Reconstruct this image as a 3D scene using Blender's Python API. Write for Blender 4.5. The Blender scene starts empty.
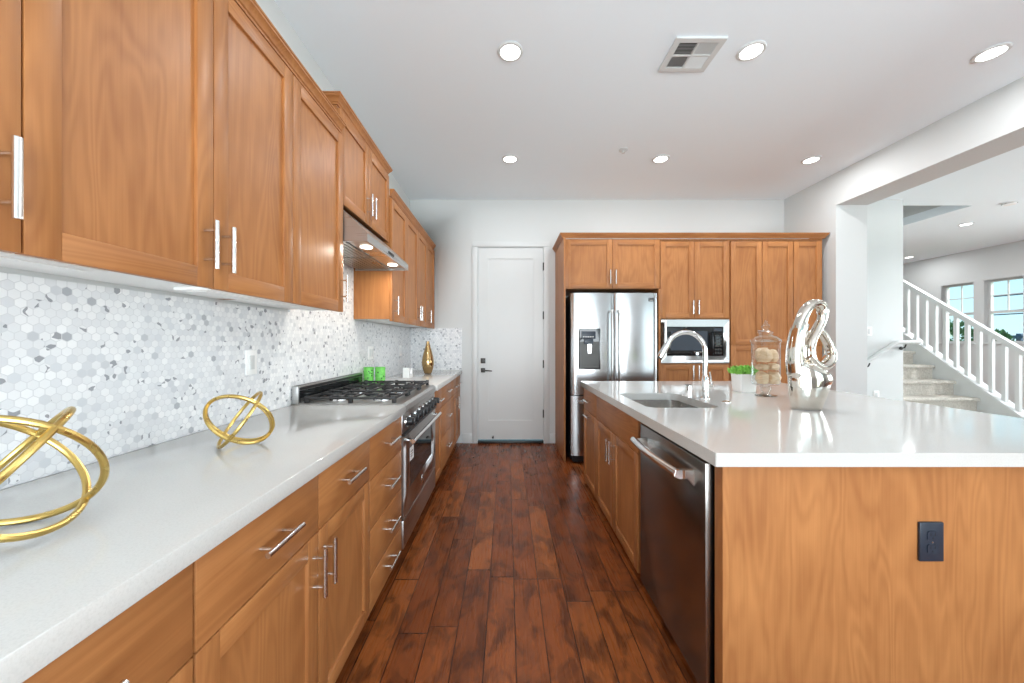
import bpy, bmesh, math, random
from math import pi, sin, cos, radians
from mathutils import Vector, Matrix

random.seed(7)
S = bpy.context.scene
COL = S.collection

# ------------------------------------------------------------------ camera
cam_d = bpy.data.cameras.new('camera')
cam_d.sensor_width = 36.0
cam_d.lens = 365.0 / 1024.0 * 36.0
cam_d.shift_x = 0.0049
cam_d.shift_y = 0.0005
cam_d.clip_start = 0.05
cam = bpy.data.objects.new('camera', cam_d)
COL.objects.link(cam)
cam.location = (0, 0, 1.266)
cam.rotation_euler = (pi / 2, 0, 0)
S.camera = cam

# ------------------------------------------------------------------ view, world, daylight
S.view_settings.view_transform = 'Standard'
S.view_settings.look = 'None'
S.view_settings.gamma = 1.0
S.view_settings.use_curve_mapping = False
S.view_settings.exposure = 0.28
S.cycles.max_bounces = 14
S.cycles.diffuse_bounces = 6
S.cycles.glossy_bounces = 5
S.cycles.transmission_bounces = 10
S.cycles.transparent_max_bounces = 16
S.cycles.caustics_reflective = False
S.cycles.caustics_refractive = False
S.cycles.sample_clamp_indirect = 6.0
S.cycles.use_denoising = True

W = bpy.data.worlds.new('sky')
S.world = W
W.use_nodes = True
nt = W.node_tree
nt.nodes.clear()
_o = nt.nodes.new('ShaderNodeOutputWorld')
_b = nt.nodes.new('ShaderNodeBackground')
_r = nt.nodes.new('ShaderNodeValToRGB')
_t = nt.nodes.new('ShaderNodeTexCoord')
_s = nt.nodes.new('ShaderNodeSeparateXYZ')
nt.links.new(_t.outputs['Generated'], _s.inputs[0])
nt.links.new(_s.outputs['Z'], _r.inputs[0])
_r.color_ramp.elements[0].position = 0.0
_r.color_ramp.elements[0].color = (0.66, 0.93, 1.0, 1)
_r.color_ramp.elements[1].position = 0.30
_r.color_ramp.elements[1].color = (0.34, 0.74, 0.95, 1)
nt.links.new(_r.outputs[0], _b.inputs[0])
_b.inputs[1].default_value = 1.1
nt.links.new(_b.outputs[0], _o.inputs[0])


def area_light(name, loc, rot, sx, sy, power, color=(1, 1, 1)):
    l = bpy.data.lights.new(name, 'AREA')
    l.shape = 'RECTANGLE'
    l.size, l.size_y = sx, sy
    l.energy = power
    l.color = color
    o = bpy.data.objects.new(name, l)
    COL.objects.link(o)
    o.location = loc
    o.rotation_euler = rot
    return o


_sl = bpy.data.lights.new('sun', 'SUN')
_sl.energy = 9.0
_sl.angle = 0.02
_sl.color = (1.0, 0.97, 0.92)
_so = bpy.data.objects.new('sun', _sl)
COL.objects.link(_so)
_so.location = (14, -6, 12)
_so.rotation_euler = Vector((-0.55, 0.42, -0.75)).to_track_quat('-Z', 'Y').to_euler()

# lamps stand for daylight at unseen rear openings and an added living room window
DAY = (0.89, 0.95, 1.0)
area_light('daylight_patio_door', (0.9, -2.65, 1.25), (radians(136), 0, 0), 3.4, 2.3, 235, DAY)
area_light('daylight_rear_window', (5.9, -2.65, 1.45), (radians(120), 0, 0), 3.2, 2.0, 30, DAY)
area_light('added_side_daylight', (9.30, 2.2, 1.5), (radians(118), 0, pi / 2), 4.2, 1.8, 165, DAY)  # added lamp at the unseen side window, brightens the living room

# ------------------------------------------------------------------ node helper


class NB:
    def __init__(self, name):
        self.m = bpy.data.materials.new(name)
        self.m.use_nodes = True
        self.t = self.m.node_tree
        self.t.nodes.clear()
        self.out = self.t.nodes.new('ShaderNodeOutputMaterial')

    def n(self, typ, **kw):
        x = self.t.nodes.new(typ)
        for k, v in kw.items():
            setattr(x, k, v)
        return x

    def put(self, sock, v):
        if v is None:
            return
        if isinstance(v, bpy.types.NodeSocket):
            self.t.links.new(v, sock)
        elif isinstance(v, (tuple, list)) and len(v) == 3 and sock.type == 'RGBA':
            sock.default_value = (*v, 1)
        else:
            sock.default_value = v

    def math(self, op, a, b=None, c=None, clamp=False):
        x = self.n('ShaderNodeMath', operation=op)
        x.use_clamp = clamp
        self.put(x.inputs[0], a)
        self.put(x.inputs[1], b)
        self.put(x.inputs[2], c)
        return x.outputs[0]

    def vmath(self, op, a, b=None, c=None):
        x = self.n('ShaderNodeVectorMath', operation=op)
        self.put(x.inputs[0], a)
        if op == 'SCALE':
            self.put(x.inputs['Scale'], b)
        else:
            self.put(x.inputs[1], b)
            self.put(x.inputs[2], c)
        return x.outputs['Value'] if op in ('DOT_PRODUCT', 'LENGTH', 'DISTANCE') else x.outputs[0]

    def coord(self, which='Object'):
        return self.n('ShaderNodeTexCoord').outputs[which]

    def rand(self):
        return self.n('ShaderNodeObjectInfo').outputs['Random']

    def sep(self, v):
        x = self.n('ShaderNodeSeparateXYZ')
        self.put(x.inputs[0], v)
        return x.outputs

    def comb(self, a=0.0, b=0.0, c=0.0):
        x = self.n('ShaderNodeCombineXYZ')
        for i, v in enumerate((a, b, c)):
            self.put(x.inputs[i], v)
        return x.outputs[0]

    def noise(self, v, scale=1.0, detail=2.0, rough=0.5, dist=0.0):
        x = self.n('ShaderNodeTexNoise')
        self.put(x.inputs['Vector'], v)
        x.inputs['Scale'].default_value = scale
        x.inputs['Detail'].default_value = detail
        x.inputs['Roughness'].default_value = rough
        x.inputs['Distortion'].default_value = dist
        return x.outputs['Fac']

    def white(self, v):
        x = self.n('ShaderNodeTexWhiteNoise', noise_dimensions='3D')
        self.put(x.inputs['Vector'], v)
        return x.outputs['Value']

    def ramp(self, f, *stops):
        x = self.n('ShaderNodeValToRGB')
        e = x.color_ramp.elements
        while len(e) < len(stops):
            e.new(0.5)
        for i, (p, c) in enumerate(stops):
            e[i].position = p
            e[i].color = (*c, 1) if len(c) == 3 else c
        self.put(x.inputs[0], f)
        return x.outputs[0]

    def mix(self, f, a, b, mode='MIX'):
        x = self.n('ShaderNodeMix', data_type='RGBA', blend_type=mode)
        self.put(x.inputs[0], f)
        self.put(x.inputs[6], a)
        self.put(x.inputs[7], b)
        return x.outputs[2]

    def bump(self, h, strength=0.2, dist=0.01):
        x = self.n('ShaderNodeBump')
        x.inputs['Strength'].default_value = strength
        x.inputs['Distance'].default_value = dist
        self.put(x.inputs['Height'], h)
        return x.outputs[0]

    def principled(self, color, rough=0.5, metal=0.0, normal=None, **kw):
        x = self.n('ShaderNodeBsdfPrincipled')
        self.put(x.inputs['Base Color'], color)
        self.put(x.inputs['Roughness'], rough)
        self.put(x.inputs['Metallic'], metal)
        if normal is not None:
            self.put(x.inputs['Normal'], normal)
        for k, v in kw.items():
            self.put(x.inputs[k.replace('_', ' ')], v)
        self.t.links.new(x.outputs[0], self.out.inputs[0])
        return self.m


def srgb(r, g, b):
    f = lambda c: (c / 255 / 12.92) if c / 255 <= 0.04045 else ((c / 255 + 0.055) / 1.055) ** 2.4
    return (f(r), f(g), f(b))


def plain(name, color, rough=0.5, metal=0.0, **kw):
    """plain paint / metal with a faint procedural mottling in its gloss"""
    b = NB(name)
    nz = b.noise(b.coord(), 35.0, 2.0)
    r = b.math('ADD', b.math('MULTIPLY', nz, 0.06), max(rough - 0.03, 0.0))
    return b.principled(color, r, metal, **kw)


def wood(name, horiz=False, light=srgb(188, 129, 77), dark=srgb(128, 74, 38)):
    b = NB(name)
    p = b.vmath('ADD', b.coord(), b.comb(b.math('MULTIPLY', b.rand(), 23.0), 0.0, b.math('MULTIPLY', b.rand(), 41.0)))
    st = (0.9, 7.0, 7.0) if horiz else (7.0, 7.0, 0.9)
    fine = (3.0, 150.0, 150.0) if horiz else (150.0, 150.0, 3.0)
    q = b.vmath('MULTIPLY', p, st)
    n1 = b.noise(q, 0.8, 2.0, 0.5, 0.6)
    rings = b.math('ABSOLUTE', b.math('SINE', b.math('MULTIPLY', n1, 46.0)))
    rings = b.math('POWER', rings, 2.2)
    blotch = b.noise(b.vmath('MULTIPLY', p, (1.2, 2.0, 2.4) if horiz else (2.4, 2.0, 1.2)), 2.2, 3.0, 0.6)
    streak = b.noise(b.vmath('MULTIPLY', p, fine), 1.0, 2.0, 0.6)
    f = b.math('ADD', b.math('MULTIPLY', rings, 0.17), b.math('MULTIPLY', blotch, 0.75))
    f = b.math('ADD', f, b.math('MULTIPLY', streak, 0.35))
    f = b.math('SUBTRACT', f, 0.20, clamp=True)
    c = b.mix(f, light, dark)
    return b.principled(c, 0.42, normal=b.bump(streak, 0.04, 0.002), Specular_IOR_Level=0.30, Coat_Weight=0.03, Coat_Roughness=0.25)


def hexmosaic(name, axis):
    b = NB(name)
    s = b.sep(b.coord())
    u = s['Y'] if axis == 'Y' else s['X']
    size = 0.0238
    p = b.comb(b.math('ADD', b.math('DIVIDE', u, size), 400.0), b.math('ADD', b.math('DIVIDE', s['Z'], size), 400.0), 0.0)
    r = (1.0, math.sqrt(3), 1.0)
    h = (0.5, math.sqrt(3) / 2, 0.0)
    a = b.vmath('SUBTRACT', b.vmath('MODULO', p, r), h)
    c = b.vmath('SUBTRACT', b.vmath('MODULO', b.vmath('SUBTRACT', p, h), r), h)
    sel = b.math('LESS_THAN', b.vmath('DOT_PRODUCT', a, a), b.vmath('DOT_PRODUCT', c, c))
    gv = b.n('ShaderNodeMix', data_type='VECTOR')
    b.put(gv.inputs[0], sel)
    b.put(gv.inputs[4], c)
    b.put(gv.inputs[5], a)
    g = gv.outputs[1]
    idv = b.vmath('SUBTRACT', p, g)
    idr = b.vmath('SNAP', b.vmath('ADD', idv, (0.02, 0.02, 0.0)), (0.25, 0.2, 1.0))
    rnd = b.white(idr)
    rnd2 = b.white(b.vmath('ADD', idr, (3.7, 1.3, 9.0)))
    ag = b.vmath('ABSOLUTE', g)
    hd = b.math('MAXIMUM', b.vmath('DOT_PRODUCT', ag, (0.5, math.sqrt(3) / 2, 0.0)), b.sep(ag)['X'])
    grout = b.math('GREATER_THAN', hd, 0.462)
    tone = b.ramp(rnd, (0.0, srgb(240, 241, 241)), (0.45, srgb(229, 231, 232)), (0.80, srgb(222, 224, 226)),
                  (0.92, srgb(214, 217, 220)), (0.97, srgb(204, 207, 210)), (1.0, srgb(168, 172, 177)))
    pp = b.vmath('ADD', b.vmath('SCALE', p, 1.0), b.vmath('SCALE', b.comb(rnd, rnd2, rnd), 60.0))
    vein = b.noise(pp, 1.0, 0.0, 0.5, 0.6)
    vm = b.math('MULTIPLY', b.math('GREATER_THAN', vein, 0.64), b.math('GREATER_THAN', rnd2, 0.80))
    tone = b.mix(b.math('MULTIPLY', vm, 0.75), tone, srgb(112, 116, 122))
    cloud = b.noise(pp, 0.9, 2.0)
    tone = b.mix(b.math('MULTIPLY', cloud, 0.10), tone, srgb(175, 180, 186))
    col = b.mix(grout, tone, srgb(205, 207, 209))
    nb = b.bump(b.math('MULTIPLY', grout, -1.0), 0.25, 0.001)
    return b.principled(col, b.math('ADD', b.math('MULTIPLY', grout, 0.5), 0.22), normal=nb)


def plankfloor(name):
    b = NB(name)
    s = b.sep(b.coord())
    wdt, ln = 0.127, 1.15
    u = b.math('DIVIDE', b.math('ADD', s['X'], 20.03), wdt)
    ci = b.math('FLOOR', u)
    off = b.white(b.comb(ci, 3.0, 1.0))
    len_f = b.math('ADD', 0.55, b.math('MULTIPLY', b.white(b.comb(ci, 9.0, 4.0)), 0.75))
    v = b.math('ADD', b.math('DIVIDE', b.math('ADD', s['Y'], 30.0), b.math('MULTIPLY', len_f, ln)), b.math('MULTIPLY', off, 5.0))
    cj = b.math('FLOOR', v)
    rnd = b.white(b.comb(ci, cj, 7.0))
    fu = b.math('FRACT', u)
    fv = b.math('FRACT', v)
    eu = b.math('MINIMUM', fu, b.math('SUBTRACT', 1.0, fu))
    ev = b.math('MINIMUM', fv, b.math('SUBTRACT', 1.0, fv))
    seam = b.math('MAXIMUM', b.math('LESS_THAN', eu, 0.016), b.math('LESS_THAN', ev, 0.0024))
    p = b.vmath('ADD', b.coord(), b.comb(b.math('MULTIPLY', rnd, 31.0), b.math('MULTIPLY', rnd, 57.0), 0.0))
    base = b.ramp(rnd, (0.0, srgb(124, 65, 31)), (0.4, srgb(136, 72, 34)), (0.75, srgb(146, 79, 38)), (1.0, srgb(158, 90, 45)))
    stain = b.noise(b.vmath('MULTIPLY', p, (9.0, 5.0, 1.0)), 1.1, 4.0, 0.6, 0.8)
    sm = b.ramp(stain, (0.45, (0, 0, 0)), (0.62, (1, 1, 1)))
    col = b.mix(b.math('MULTIPLY', sm, 0.64), base, srgb(42, 20, 11))
    grain = b.noise(b.vmath('MULTIPLY', p, (70.0, 3.0, 1.0)), 1.0, 3.0, 0.6)
    rings = b.math('ABSOLUTE', b.math('SINE', b.math('MULTIPLY', b.noise(b.vmath('MULTIPLY', p, (8.0, 1.0, 1.0)), 1.0, 1.0), 50.0)))
    col = b.mix(b.math('MULTIPLY', grain, 0.24), col, srgb(52, 22, 13))
    col = b.mix(b.math('MULTIPLY', b.math('POWER', rings, 3.0), 0.12), col, srgb(52, 22, 13))
    col = b.mix(seam, col, srgb(40, 18, 11))
    hgt = b.math('ADD', b.math('MULTIPLY', seam, -1.0), b.math('MULTIPLY', b.noise(b.vmath('MULTIPLY', p, (14.0, 4.0, 1.0)), 1.0, 2.0), 0.9))
    rough = b.math('ADD', 0.20, b.math('MULTIPLY', grain, 0.16))
    return b.principled(col, rough, normal=b.bump(hgt, 0.22, 0.004), Specular_IOR_Level=0.22)


def quartz(name):
    b = NB(name)
    n = b.noise(b.coord(), 260.0, 2.0, 0.7)
    n2 = b.noise(b.coord(), 5.0, 3.0, 0.6)
    c = b.mix(b.ramp(n, (0.45, (0, 0, 0)), (0.7, (1, 1, 1))), srgb(200, 199, 195), srgb(192, 191, 187))
    c = b.mix(b.math('MULTIPLY', n2, 0.18), c, srgb(185, 183, 177))
    return b.principled(c, 0.10)


def brushed(name, color=(0.60, 0.60, 0.595), rough=0.26, horiz=True):
    b = NB(name)
    n = b.noise(b.vmath('MULTIPLY', b.coord(), (2.0, 2.0, 320.0) if horiz else (320.0, 320.0, 2.0)), 1.0, 2.0)
    r = b.math('ADD', rough - 0.05, b.math('MULTIPLY', n, 0.10))
    return b.principled(color, r, 1.0, normal=b.bump(n, 0.03, 0.001))


def paint(name, color, rough=0.6, tex=0.04):
    b = NB(name)
    n = b.noise(b.coord(), 90.0, 3.0, 0.6)
    return b.principled(color, rough, normal=b.bump(n, tex, 0.003))


def emitter(name, color, strength):
    b = NB(name)
    e = b.n('ShaderNodeEmission')
    e.inputs[0].default_value = (*color, 1)
    e.inputs[1].default_value = strength
    b.t.links.new(e.outputs[0], b.out.inputs[0])
    return b.m


def pane_glass(name, power=5.0):
    b = NB(name)
    t = b.n('ShaderNodeBsdfTransparent')
    t.inputs[0].default_value = (0.97, 0.99, 0.99, 1)
    g = b.n('ShaderNodeBsdfGlossy')
    g.inputs['Roughness'].default_value = 0.02
    m = b.n('ShaderNodeMixShader')
    lw = b.n('ShaderNodeLayerWeight')
    lw.inputs[0].default_value = 0.5
    b.put(m.inputs[0], b.math('ADD', 0.04, b.math('MULTIPLY', b.math('POWER', lw.outputs['Facing'], power), 0.9)))
    b.t.links.new(t.outputs[0], m.inputs[1])
    b.t.links.new(g.outputs[0], m.inputs[2])
    b.t.links.new(m.outputs[0], b.out.inputs[0])
    return b.m


def carpet(name):
    b = NB(name)
    n = b.noise(b.coord(), 45.0, 4.0, 0.7)
    n2 = b.noise(b.coord(), 400.0, 2.0, 0.7)
    c = b.mix(b.ramp(n, (0.35, (0, 0, 0)), (0.65, (1, 1, 1))), srgb(214, 209, 200), srgb(186, 180, 170))
    return b.principled(c, 0.95, normal=b.bump(n2, 0.5, 0.004))


def leafmat(name, a, c):
    b = NB(name)
    n = b.noise(b.coord(), 60.0, 2.0)
    return b.principled(b.mix(n, a, c), 0.5)


M = {}
M['wood_v'] = wood('honey_maple_upright')
M['wood_h'] = wood('honey_maple_across', True)
M['mosaic_l'] = hexmosaic('marble_hexagon_mosaic', 'Y')
M['mosaic_b'] = hexmosaic('marble_hexagon_mosaic_return', 'X')
M['floor'] = plankfloor('hand_scraped_planks')
M['quartz'] = quartz('white_quartz')
M['steel'] = brushed('brushed_steel', (0.52, 0.52, 0.515), 0.29)
M['steel_v'] = brushed('brushed_steel_upright', (0.54, 0.545, 0.55), 0.20, False)
M['steel_reflect_dark'] = brushed('brushed_steel_reflect_dark', (0.30, 0.285, 0.27), 0.24)  # steel darkened so its colour carries the dark reflections
M['nickel'] = plain('satin_nickel', (0.72, 0.71, 0.69), 0.24, 1.0)
M['chrome'] = plain('chrome', (0.82, 0.82, 0.81), 0.06, 1.0)
M['wall'] = paint('wall_paint', srgb(207, 210, 209))
M['ceil'] = paint('ceiling_paint', srgb(238, 247, 252), 0.7, 0.08)
M['trim'] = plain('white_enamel', srgb(210, 213, 212), 0.35)
M['white'] = plain('white_melamine', srgb(240, 240, 238), 0.4)
M['black'] = plain('black_plastic', (0.012, 0.012, 0.013), 0.35)
M['iron'] = plain('cast_iron', (0.018, 0.018, 0.019), 0.42)
M['blackglass'] = plain('black_glass', (0.008, 0.009, 0.010), 0.05)
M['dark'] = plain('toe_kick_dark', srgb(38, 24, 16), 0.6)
M['darkmetal'] = plain('dark_bronze', (0.05, 0.048, 0.045), 0.35, 0.6)
M['gold'] = plain('brushed_gold', srgb(205, 176, 105), 0.28, 1.0)
M['goldv'] = plain('gold_lustre', srgb(192, 160, 112), 0.14, 1.0)
M['silver'] = plain('silver_lustre', (0.72, 0.67, 0.60), 0.06, 1.0)
M['ceramic'] = plain('white_ceramic', srgb(244, 244, 242), 0.2)
M['green'] = leafmat('green_glaze', srgb(60, 170, 50), srgb(140, 215, 110))
M['leaf'] = leafmat('fresh_green_leaf', srgb(105, 185, 60), srgb(170, 222, 110))
M['bush'] = leafmat('garden_green', srgb(30, 80, 40), srgb(80, 130, 70))
M['carpet'] = carpet('stair_carpet')
M['glass'] = pane_glass('clear_glass', 2.6)
M['pane'] = pane_glass('window_glass')
M['lamp'] = emitter('lamp_diffuser', (1.0, 0.98, 0.94), 7.0)
M['hoodlamp'] = emitter('hood_lamp', (1.0, 0.95, 0.85), 6.0)
M['cookie'] = wood('baked_crumb', True, srgb(244, 222, 188), srgb(176, 120, 70))
M['fence'] = plain('fence_stain', srgb(62, 84, 110), 0.7)
M['grass'] = leafmat('lawn', srgb(70, 110, 50), srgb(110, 140, 70))
M['outlet'] = plain('black_outlet', srgb(38, 46, 58), 0.35)
M['soil'] = plain('moss_soil', srgb(50, 60, 30), 0.9)

# ------------------------------------------------------------------ mesh helpers


def bx(bm, x0, x1, y0, y1, z0, z1, mi=0, bev=0.0):
    vs = [bm.verts.new((x, y, z)) for z in (z0, z1) for y in (y0, y1) for x in (x0, x1)]
    fs = []
    for q in ((0, 2, 3, 1), (4, 5, 7, 6), (0, 1, 5, 4), (2, 6, 7, 3), (0, 4, 6, 2), (1, 3, 7, 5)):
        f = bm.faces.new([vs[i] for i in q])
        f.material_index = mi
        fs.append(f)
    if bev > 0:
        es = list({e for f in fs for e in f.edges})
        r = bmesh.ops.bevel(bm, geom=es, offset=bev, segments=2, affect='EDGES', profile=0.5, clamp_overlap=True)
        for f in r['faces']:
            f.material_index = mi
    return fs


def frame_axes(t):
    t = t.normalized()
    a = Vector((0, 0, 1)) if abs(t.z) < 0.9 else Vector((1, 0, 0))
    u = t.cross(a).normalized()
    return u, t.cross(u).normalized()


def tube(bm, pts, rad, n=12, closed=False, mi=0, flat=None, plane_n=None):
    """sweep a round (or, with flat, elliptical) section along pts; rad may be a list"""
    pts = [Vector(p) for p in pts]
    k = len(pts)
    rad = rad if isinstance(rad, (list, tuple)) else [rad] * k
    rings = []
    u = None
    for i, p in enumerate(pts):
        if closed:
            t = pts[(i + 1) % k] - pts[i - 1]
        else:
            t = pts[min(i + 1, k - 1)] - pts[max(i - 1, 0)]
        t.normalize()
        if plane_n is not None:
            v = Vector(plane_n).normalized()
            uu = t.cross(v).normalized()
        else:
            if u is None:
                u, _ = frame_axes(t)
            uu = (u - t * u.dot(t))
            uu.normalize()
            u = uu
            v = t.cross(uu).normalized()
        fl = flat[i] if isinstance(flat, (list, tuple)) else (flat if flat is not None else rad[i])
        rings.append([bm.verts.new(p + uu * (cos(2 * pi * j / n) * rad[i]) + v * (sin(2 * pi * j / n) * fl)) for j in range(n)])
    m = k if closed else k - 1
    for i in range(m):
        a, b_ = rings[i], rings[(i + 1) % k]
        for j in range(n):
            f = bm.faces.new((a[j], a[(j + 1) % n], b_[(j + 1) % n], b_[j]))
            f.material_index = mi
    if not closed:
        for r in (rings[0][::-1], rings[-1]):
            f = bm.faces.new(r)
            f.material_index = mi


def cyl(bm, p0, p1, r0, r1=None, n=20, mi=0):
    r1 = r0 if r1 is None else r1
    tube(bm, [p0, p1], [r0, r1], n, mi=mi)


def lathe(bm, prof, c=(0, 0, 0), n=32, mi=0, sx=1.0, sy=1.0, a0=0.0):
    """prof: list of (radius, z); radius 0 closes the end"""
    rings = []
    for r, z in prof:
        if r <= 1e-6:
            rings.append([bm.verts.new((c[0], c[1], c[2] + z))])
        else:
            rings.append([bm.verts.new((c[0] + sx * r * cos(a0 + 2 * pi * j / n), c[1] + sy * r * sin(a0 + 2 * pi * j / n), c[2] + z)) for j in range(n)])
    for a, b_ in zip(rings, rings[1:]):
        for j in range(n):
            q = [a[j % len(a)], a[(j + 1) % n % len(a)], b_[(j + 1) % n % len(b_)], b_[j % len(b_)]]
            q2 = []
            for v in q:
                if v not in q2:
                    q2.append(v)
            if len(q2) >= 3:
                bm.faces.new(q2).material_index = mi


def prism(bm, poly, d0, d1, plane='XZ', mi=0):
    """extrude a 2-D outline: plane XZ along y, YZ along x, XY along z"""
    mk = {'XZ': lambda a, b_, d: (a, d, b_), 'YZ': lambda a, b_, d: (d, a, b_), 'XY': lambda a, b_, d: (a, b_, d)}[plane]
    A = [bm.verts.new(mk(a, b_, d0)) for a, b_ in poly]
    B = [bm.verts.new(mk(a, b_, d1)) for a, b_ in poly]
    k = len(poly)
    fs = [bm.faces.new(A[::-1]), bm.faces.new(B)]
    for i in range(k):
        fs.append(bm.faces.new((A[i], A[(i + 1) % k], B[(i + 1) % k], B[i])))
    for f in fs:
        f.material_index = mi


def new():
    return bmesh.new()


def obj(name, bm, mats, parent=None, loc=None, angle=32):
    bmesh.ops.recalc_face_normals(bm, faces=bm.faces)
    for f in bm.faces:
        f.smooth = True
    lim = radians(angle)
    for e in bm.edges:
        e.smooth = not (len(e.link_faces) == 2 and e.calc_face_angle(0) > lim)
    me = bpy.data.meshes.new(name)
    bm.to_mesh(me)
    bm.free()
    for m in (mats if isinstance(mats, (list, tuple)) else [mats]):
        me.materials.append(M[m])
    o = bpy.data.objects.new(name, me)
    COL.objects.link(o)
    if parent is not None:
        o.parent = parent
    if loc:
        o.location = loc
    return o


def tag(o, label, cat, group=None):
    o['label'] = label
    o['category'] = cat
    if group:
        o['group'] = group
    return o


def thing(name, label, cat, loc=(0, 0, 0), rz=0.0, group=None):
    o = bpy.data.objects.new(name, None)
    o.empty_display_size = 0.1
    COL.objects.link(o)
    o.location = loc
    o.rotation_euler = (0, 0, rz)
    return tag(o, label, cat, group)


def copy_tree(o, parent=None):
    c = o.copy()
    COL.objects.link(c)
    if parent is not None:
        c.parent = parent
    for ch in list(o.children):
        copy_tree(ch, c)
    return c


def struct(name, bm, mats, label=None, cat=None, parent=None):
    o = obj(name, bm, mats, parent)
    o['kind'] = 'structure'
    if label:
        tag(o, label, cat)
    return o


def panel_holes(bm, plane, d0, d1, a0, a1, z0, z1, holes, mi=0):
    """a wall slab with rectangular openings; plane 'X' = slab across x (spans y), 'Y' = slab across y (spans x)"""
    A = sorted({a0, a1, *[h[0] for h in holes], *[h[1] for h in holes]})
    Z = sorted({z0, z1, *[h[2] for h in holes], *[h[3] for h in holes]})
    for i in range(len(A) - 1):
        for j in range(len(Z) - 1):
            ca, cz = (A[i] + A[i + 1]) / 2, (Z[j] + Z[j + 1]) / 2
            if any(h[0] < ca < h[1] and h[2] < cz < h[3] for h in holes):
                continue
            if plane == 'X':
                bx(bm, d0, d1, A[i], A[i + 1], Z[j], Z[j + 1], mi)
            else:
                bx(bm, A[i], A[i + 1], d0, d1, Z[j], Z[j + 1], mi)
    bmesh.ops.remove_doubles(bm, verts=bm.verts, dist=1e-5)
    bm.verts.index_update()
    seen = {}
    for f in list(bm.faces):                       # drop the inner faces two boxes share
        seen.setdefault(tuple(sorted(v.index for v in f.verts)), []).append(f)
    dead = [f for fs in seen.values() if len(fs) > 1 for f in fs]
    bmesh.ops.delete(bm, geom=dead, context='FACES')


# ================================================================== the shell
XL, YB, XR, ZC = -1.215, 4.57, 3.47, 3.05
b = new(); bx(b, XL, 9.05, -2.4, 9.0, -0.10, 0.0)
struct('floor', b, 'floor', 'dark reddish brown hand scraped plank floor', 'floor')
b = new()
bx(b, XL, 4.96, -2.4, 9.0, ZC, ZC + 0.12)
bx(b, 6.08, 9.05, -2.4, 9.0, ZC, ZC + 0.12)
bx(b, 4.96, 6.08, -2.4, 4.77, ZC, ZC + 0.12)
struct('ceiling', b, 'ceil', 'smooth white ceiling with recessed lights', 'ceiling')
b = new(); bx(b, XL - 0.12, XL, -2.4, YB + 0.12, 0, ZC)
struct('wall_left', b, 'wall', 'white wall behind the long run of cabinets', 'wall')
b = new(); panel_holes(b, 'Y', YB, YB + 0.12, XL, 4.96, 0, ZC, [(-0.374, 0.467, 0.0, 2.455)])
struct('wall_back', b, 'wall', 'white wall with the white door and tall cabinets', 'wall')
b = new(); bx(b, XR, 3.80, 3.85, YB, 0, ZC); bx(b, XR, 3.80, -2.4, 3.85, 2.71, ZC)
struct('wall_right', b, 'wall', 'white wall end and dropped header over wide opening', 'wall')
b = new(); panel_holes(b, 'Y', -2.52, -2.4, XL, 9.05, 0, ZC, [(-0.8, 2.6, 0.02, 2.44), (4.3, 7.5, 0.45, 2.44)])
struct('wall_rear', b, 'wall', 'white wall with the patio door behind the camera', 'wall')
WX = 9.05
b = new()
panel_holes(b, 'X', WX, WX + 0.16, -2.4, 9.0, 0, ZC, [(7.08, 7.61, 1.25, 2.43), (6.40, 6.925, 1.25, 2.43), (0.1, 4.3, 0.6, 2.43)])
struct('wall_window', b, 'wall', 'white living room wall with two small windows', 'wall')
b = new(); bx(b, 4.84, 9.05, 9.0, 9.12, 0, 5.8)
struct('wall_far', b, 'wall', 'white wall beyond the staircase', 'wall')
b = new()
bx(b, 4.84, 4.96, YB + 0.12, 9.0, 0, ZC); bx(b, 4.84, 4.96, 4.65, 9.0, ZC + 0.12, 5.8)
bx(b, 6.08, 6.20, 4.65, 9.0, ZC + 0.12, 5.8); bx(b, 4.96, 6.08, 4.65, 4.77, ZC + 0.12, 5.8)
bx(b, 4.84, 6.20, 4.65, 9.0, 5.8, 5.9)
struct('wall_stairwell', b, 'wall', 'white stairwell walls rising through the ceiling opening', 'wall')

# marble mosaic on the walls
b = new()
bx(b, XL, XL + 0.010, 0.2, YB, 0.915, 1.432)
bx(b, XL, XL + 0.010, 2.025, 2.868, 1.432, 2.04)
struct('wall_backsplash_left', b, 'mosaic_l', 'white and grey marble hexagon mosaic behind the range', 'backsplash')
b = new(); bx(b, XL + 0.010, -0.566, YB - 0.010, YB, 0.915, 1.44)
struct('wall_backsplash_back', b, 'mosaic_b', 'short mosaic return beside the white door', 'backsplash')

# baseboards
def base_run(name, x0, x1, y0, y1):
    b = new(); bx(b, x0, x1, y0, y1, 0, 0.125, bev=0.003)
    struct(name, b, 'trim', 'plain white baseboard', 'baseboard')
base_run('baseboard_back', -0.555, -0.437, YB - 0.014, YB)
base_run('baseboard_door', 0.530, 0.604, YB - 0.014, YB)
base_run('baseboard_stair', 3.80, 4.30, YB - 0.014, YB)
base_run('baseboard_window', WX - 0.014, WX, -2.4, 9.0)

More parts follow.
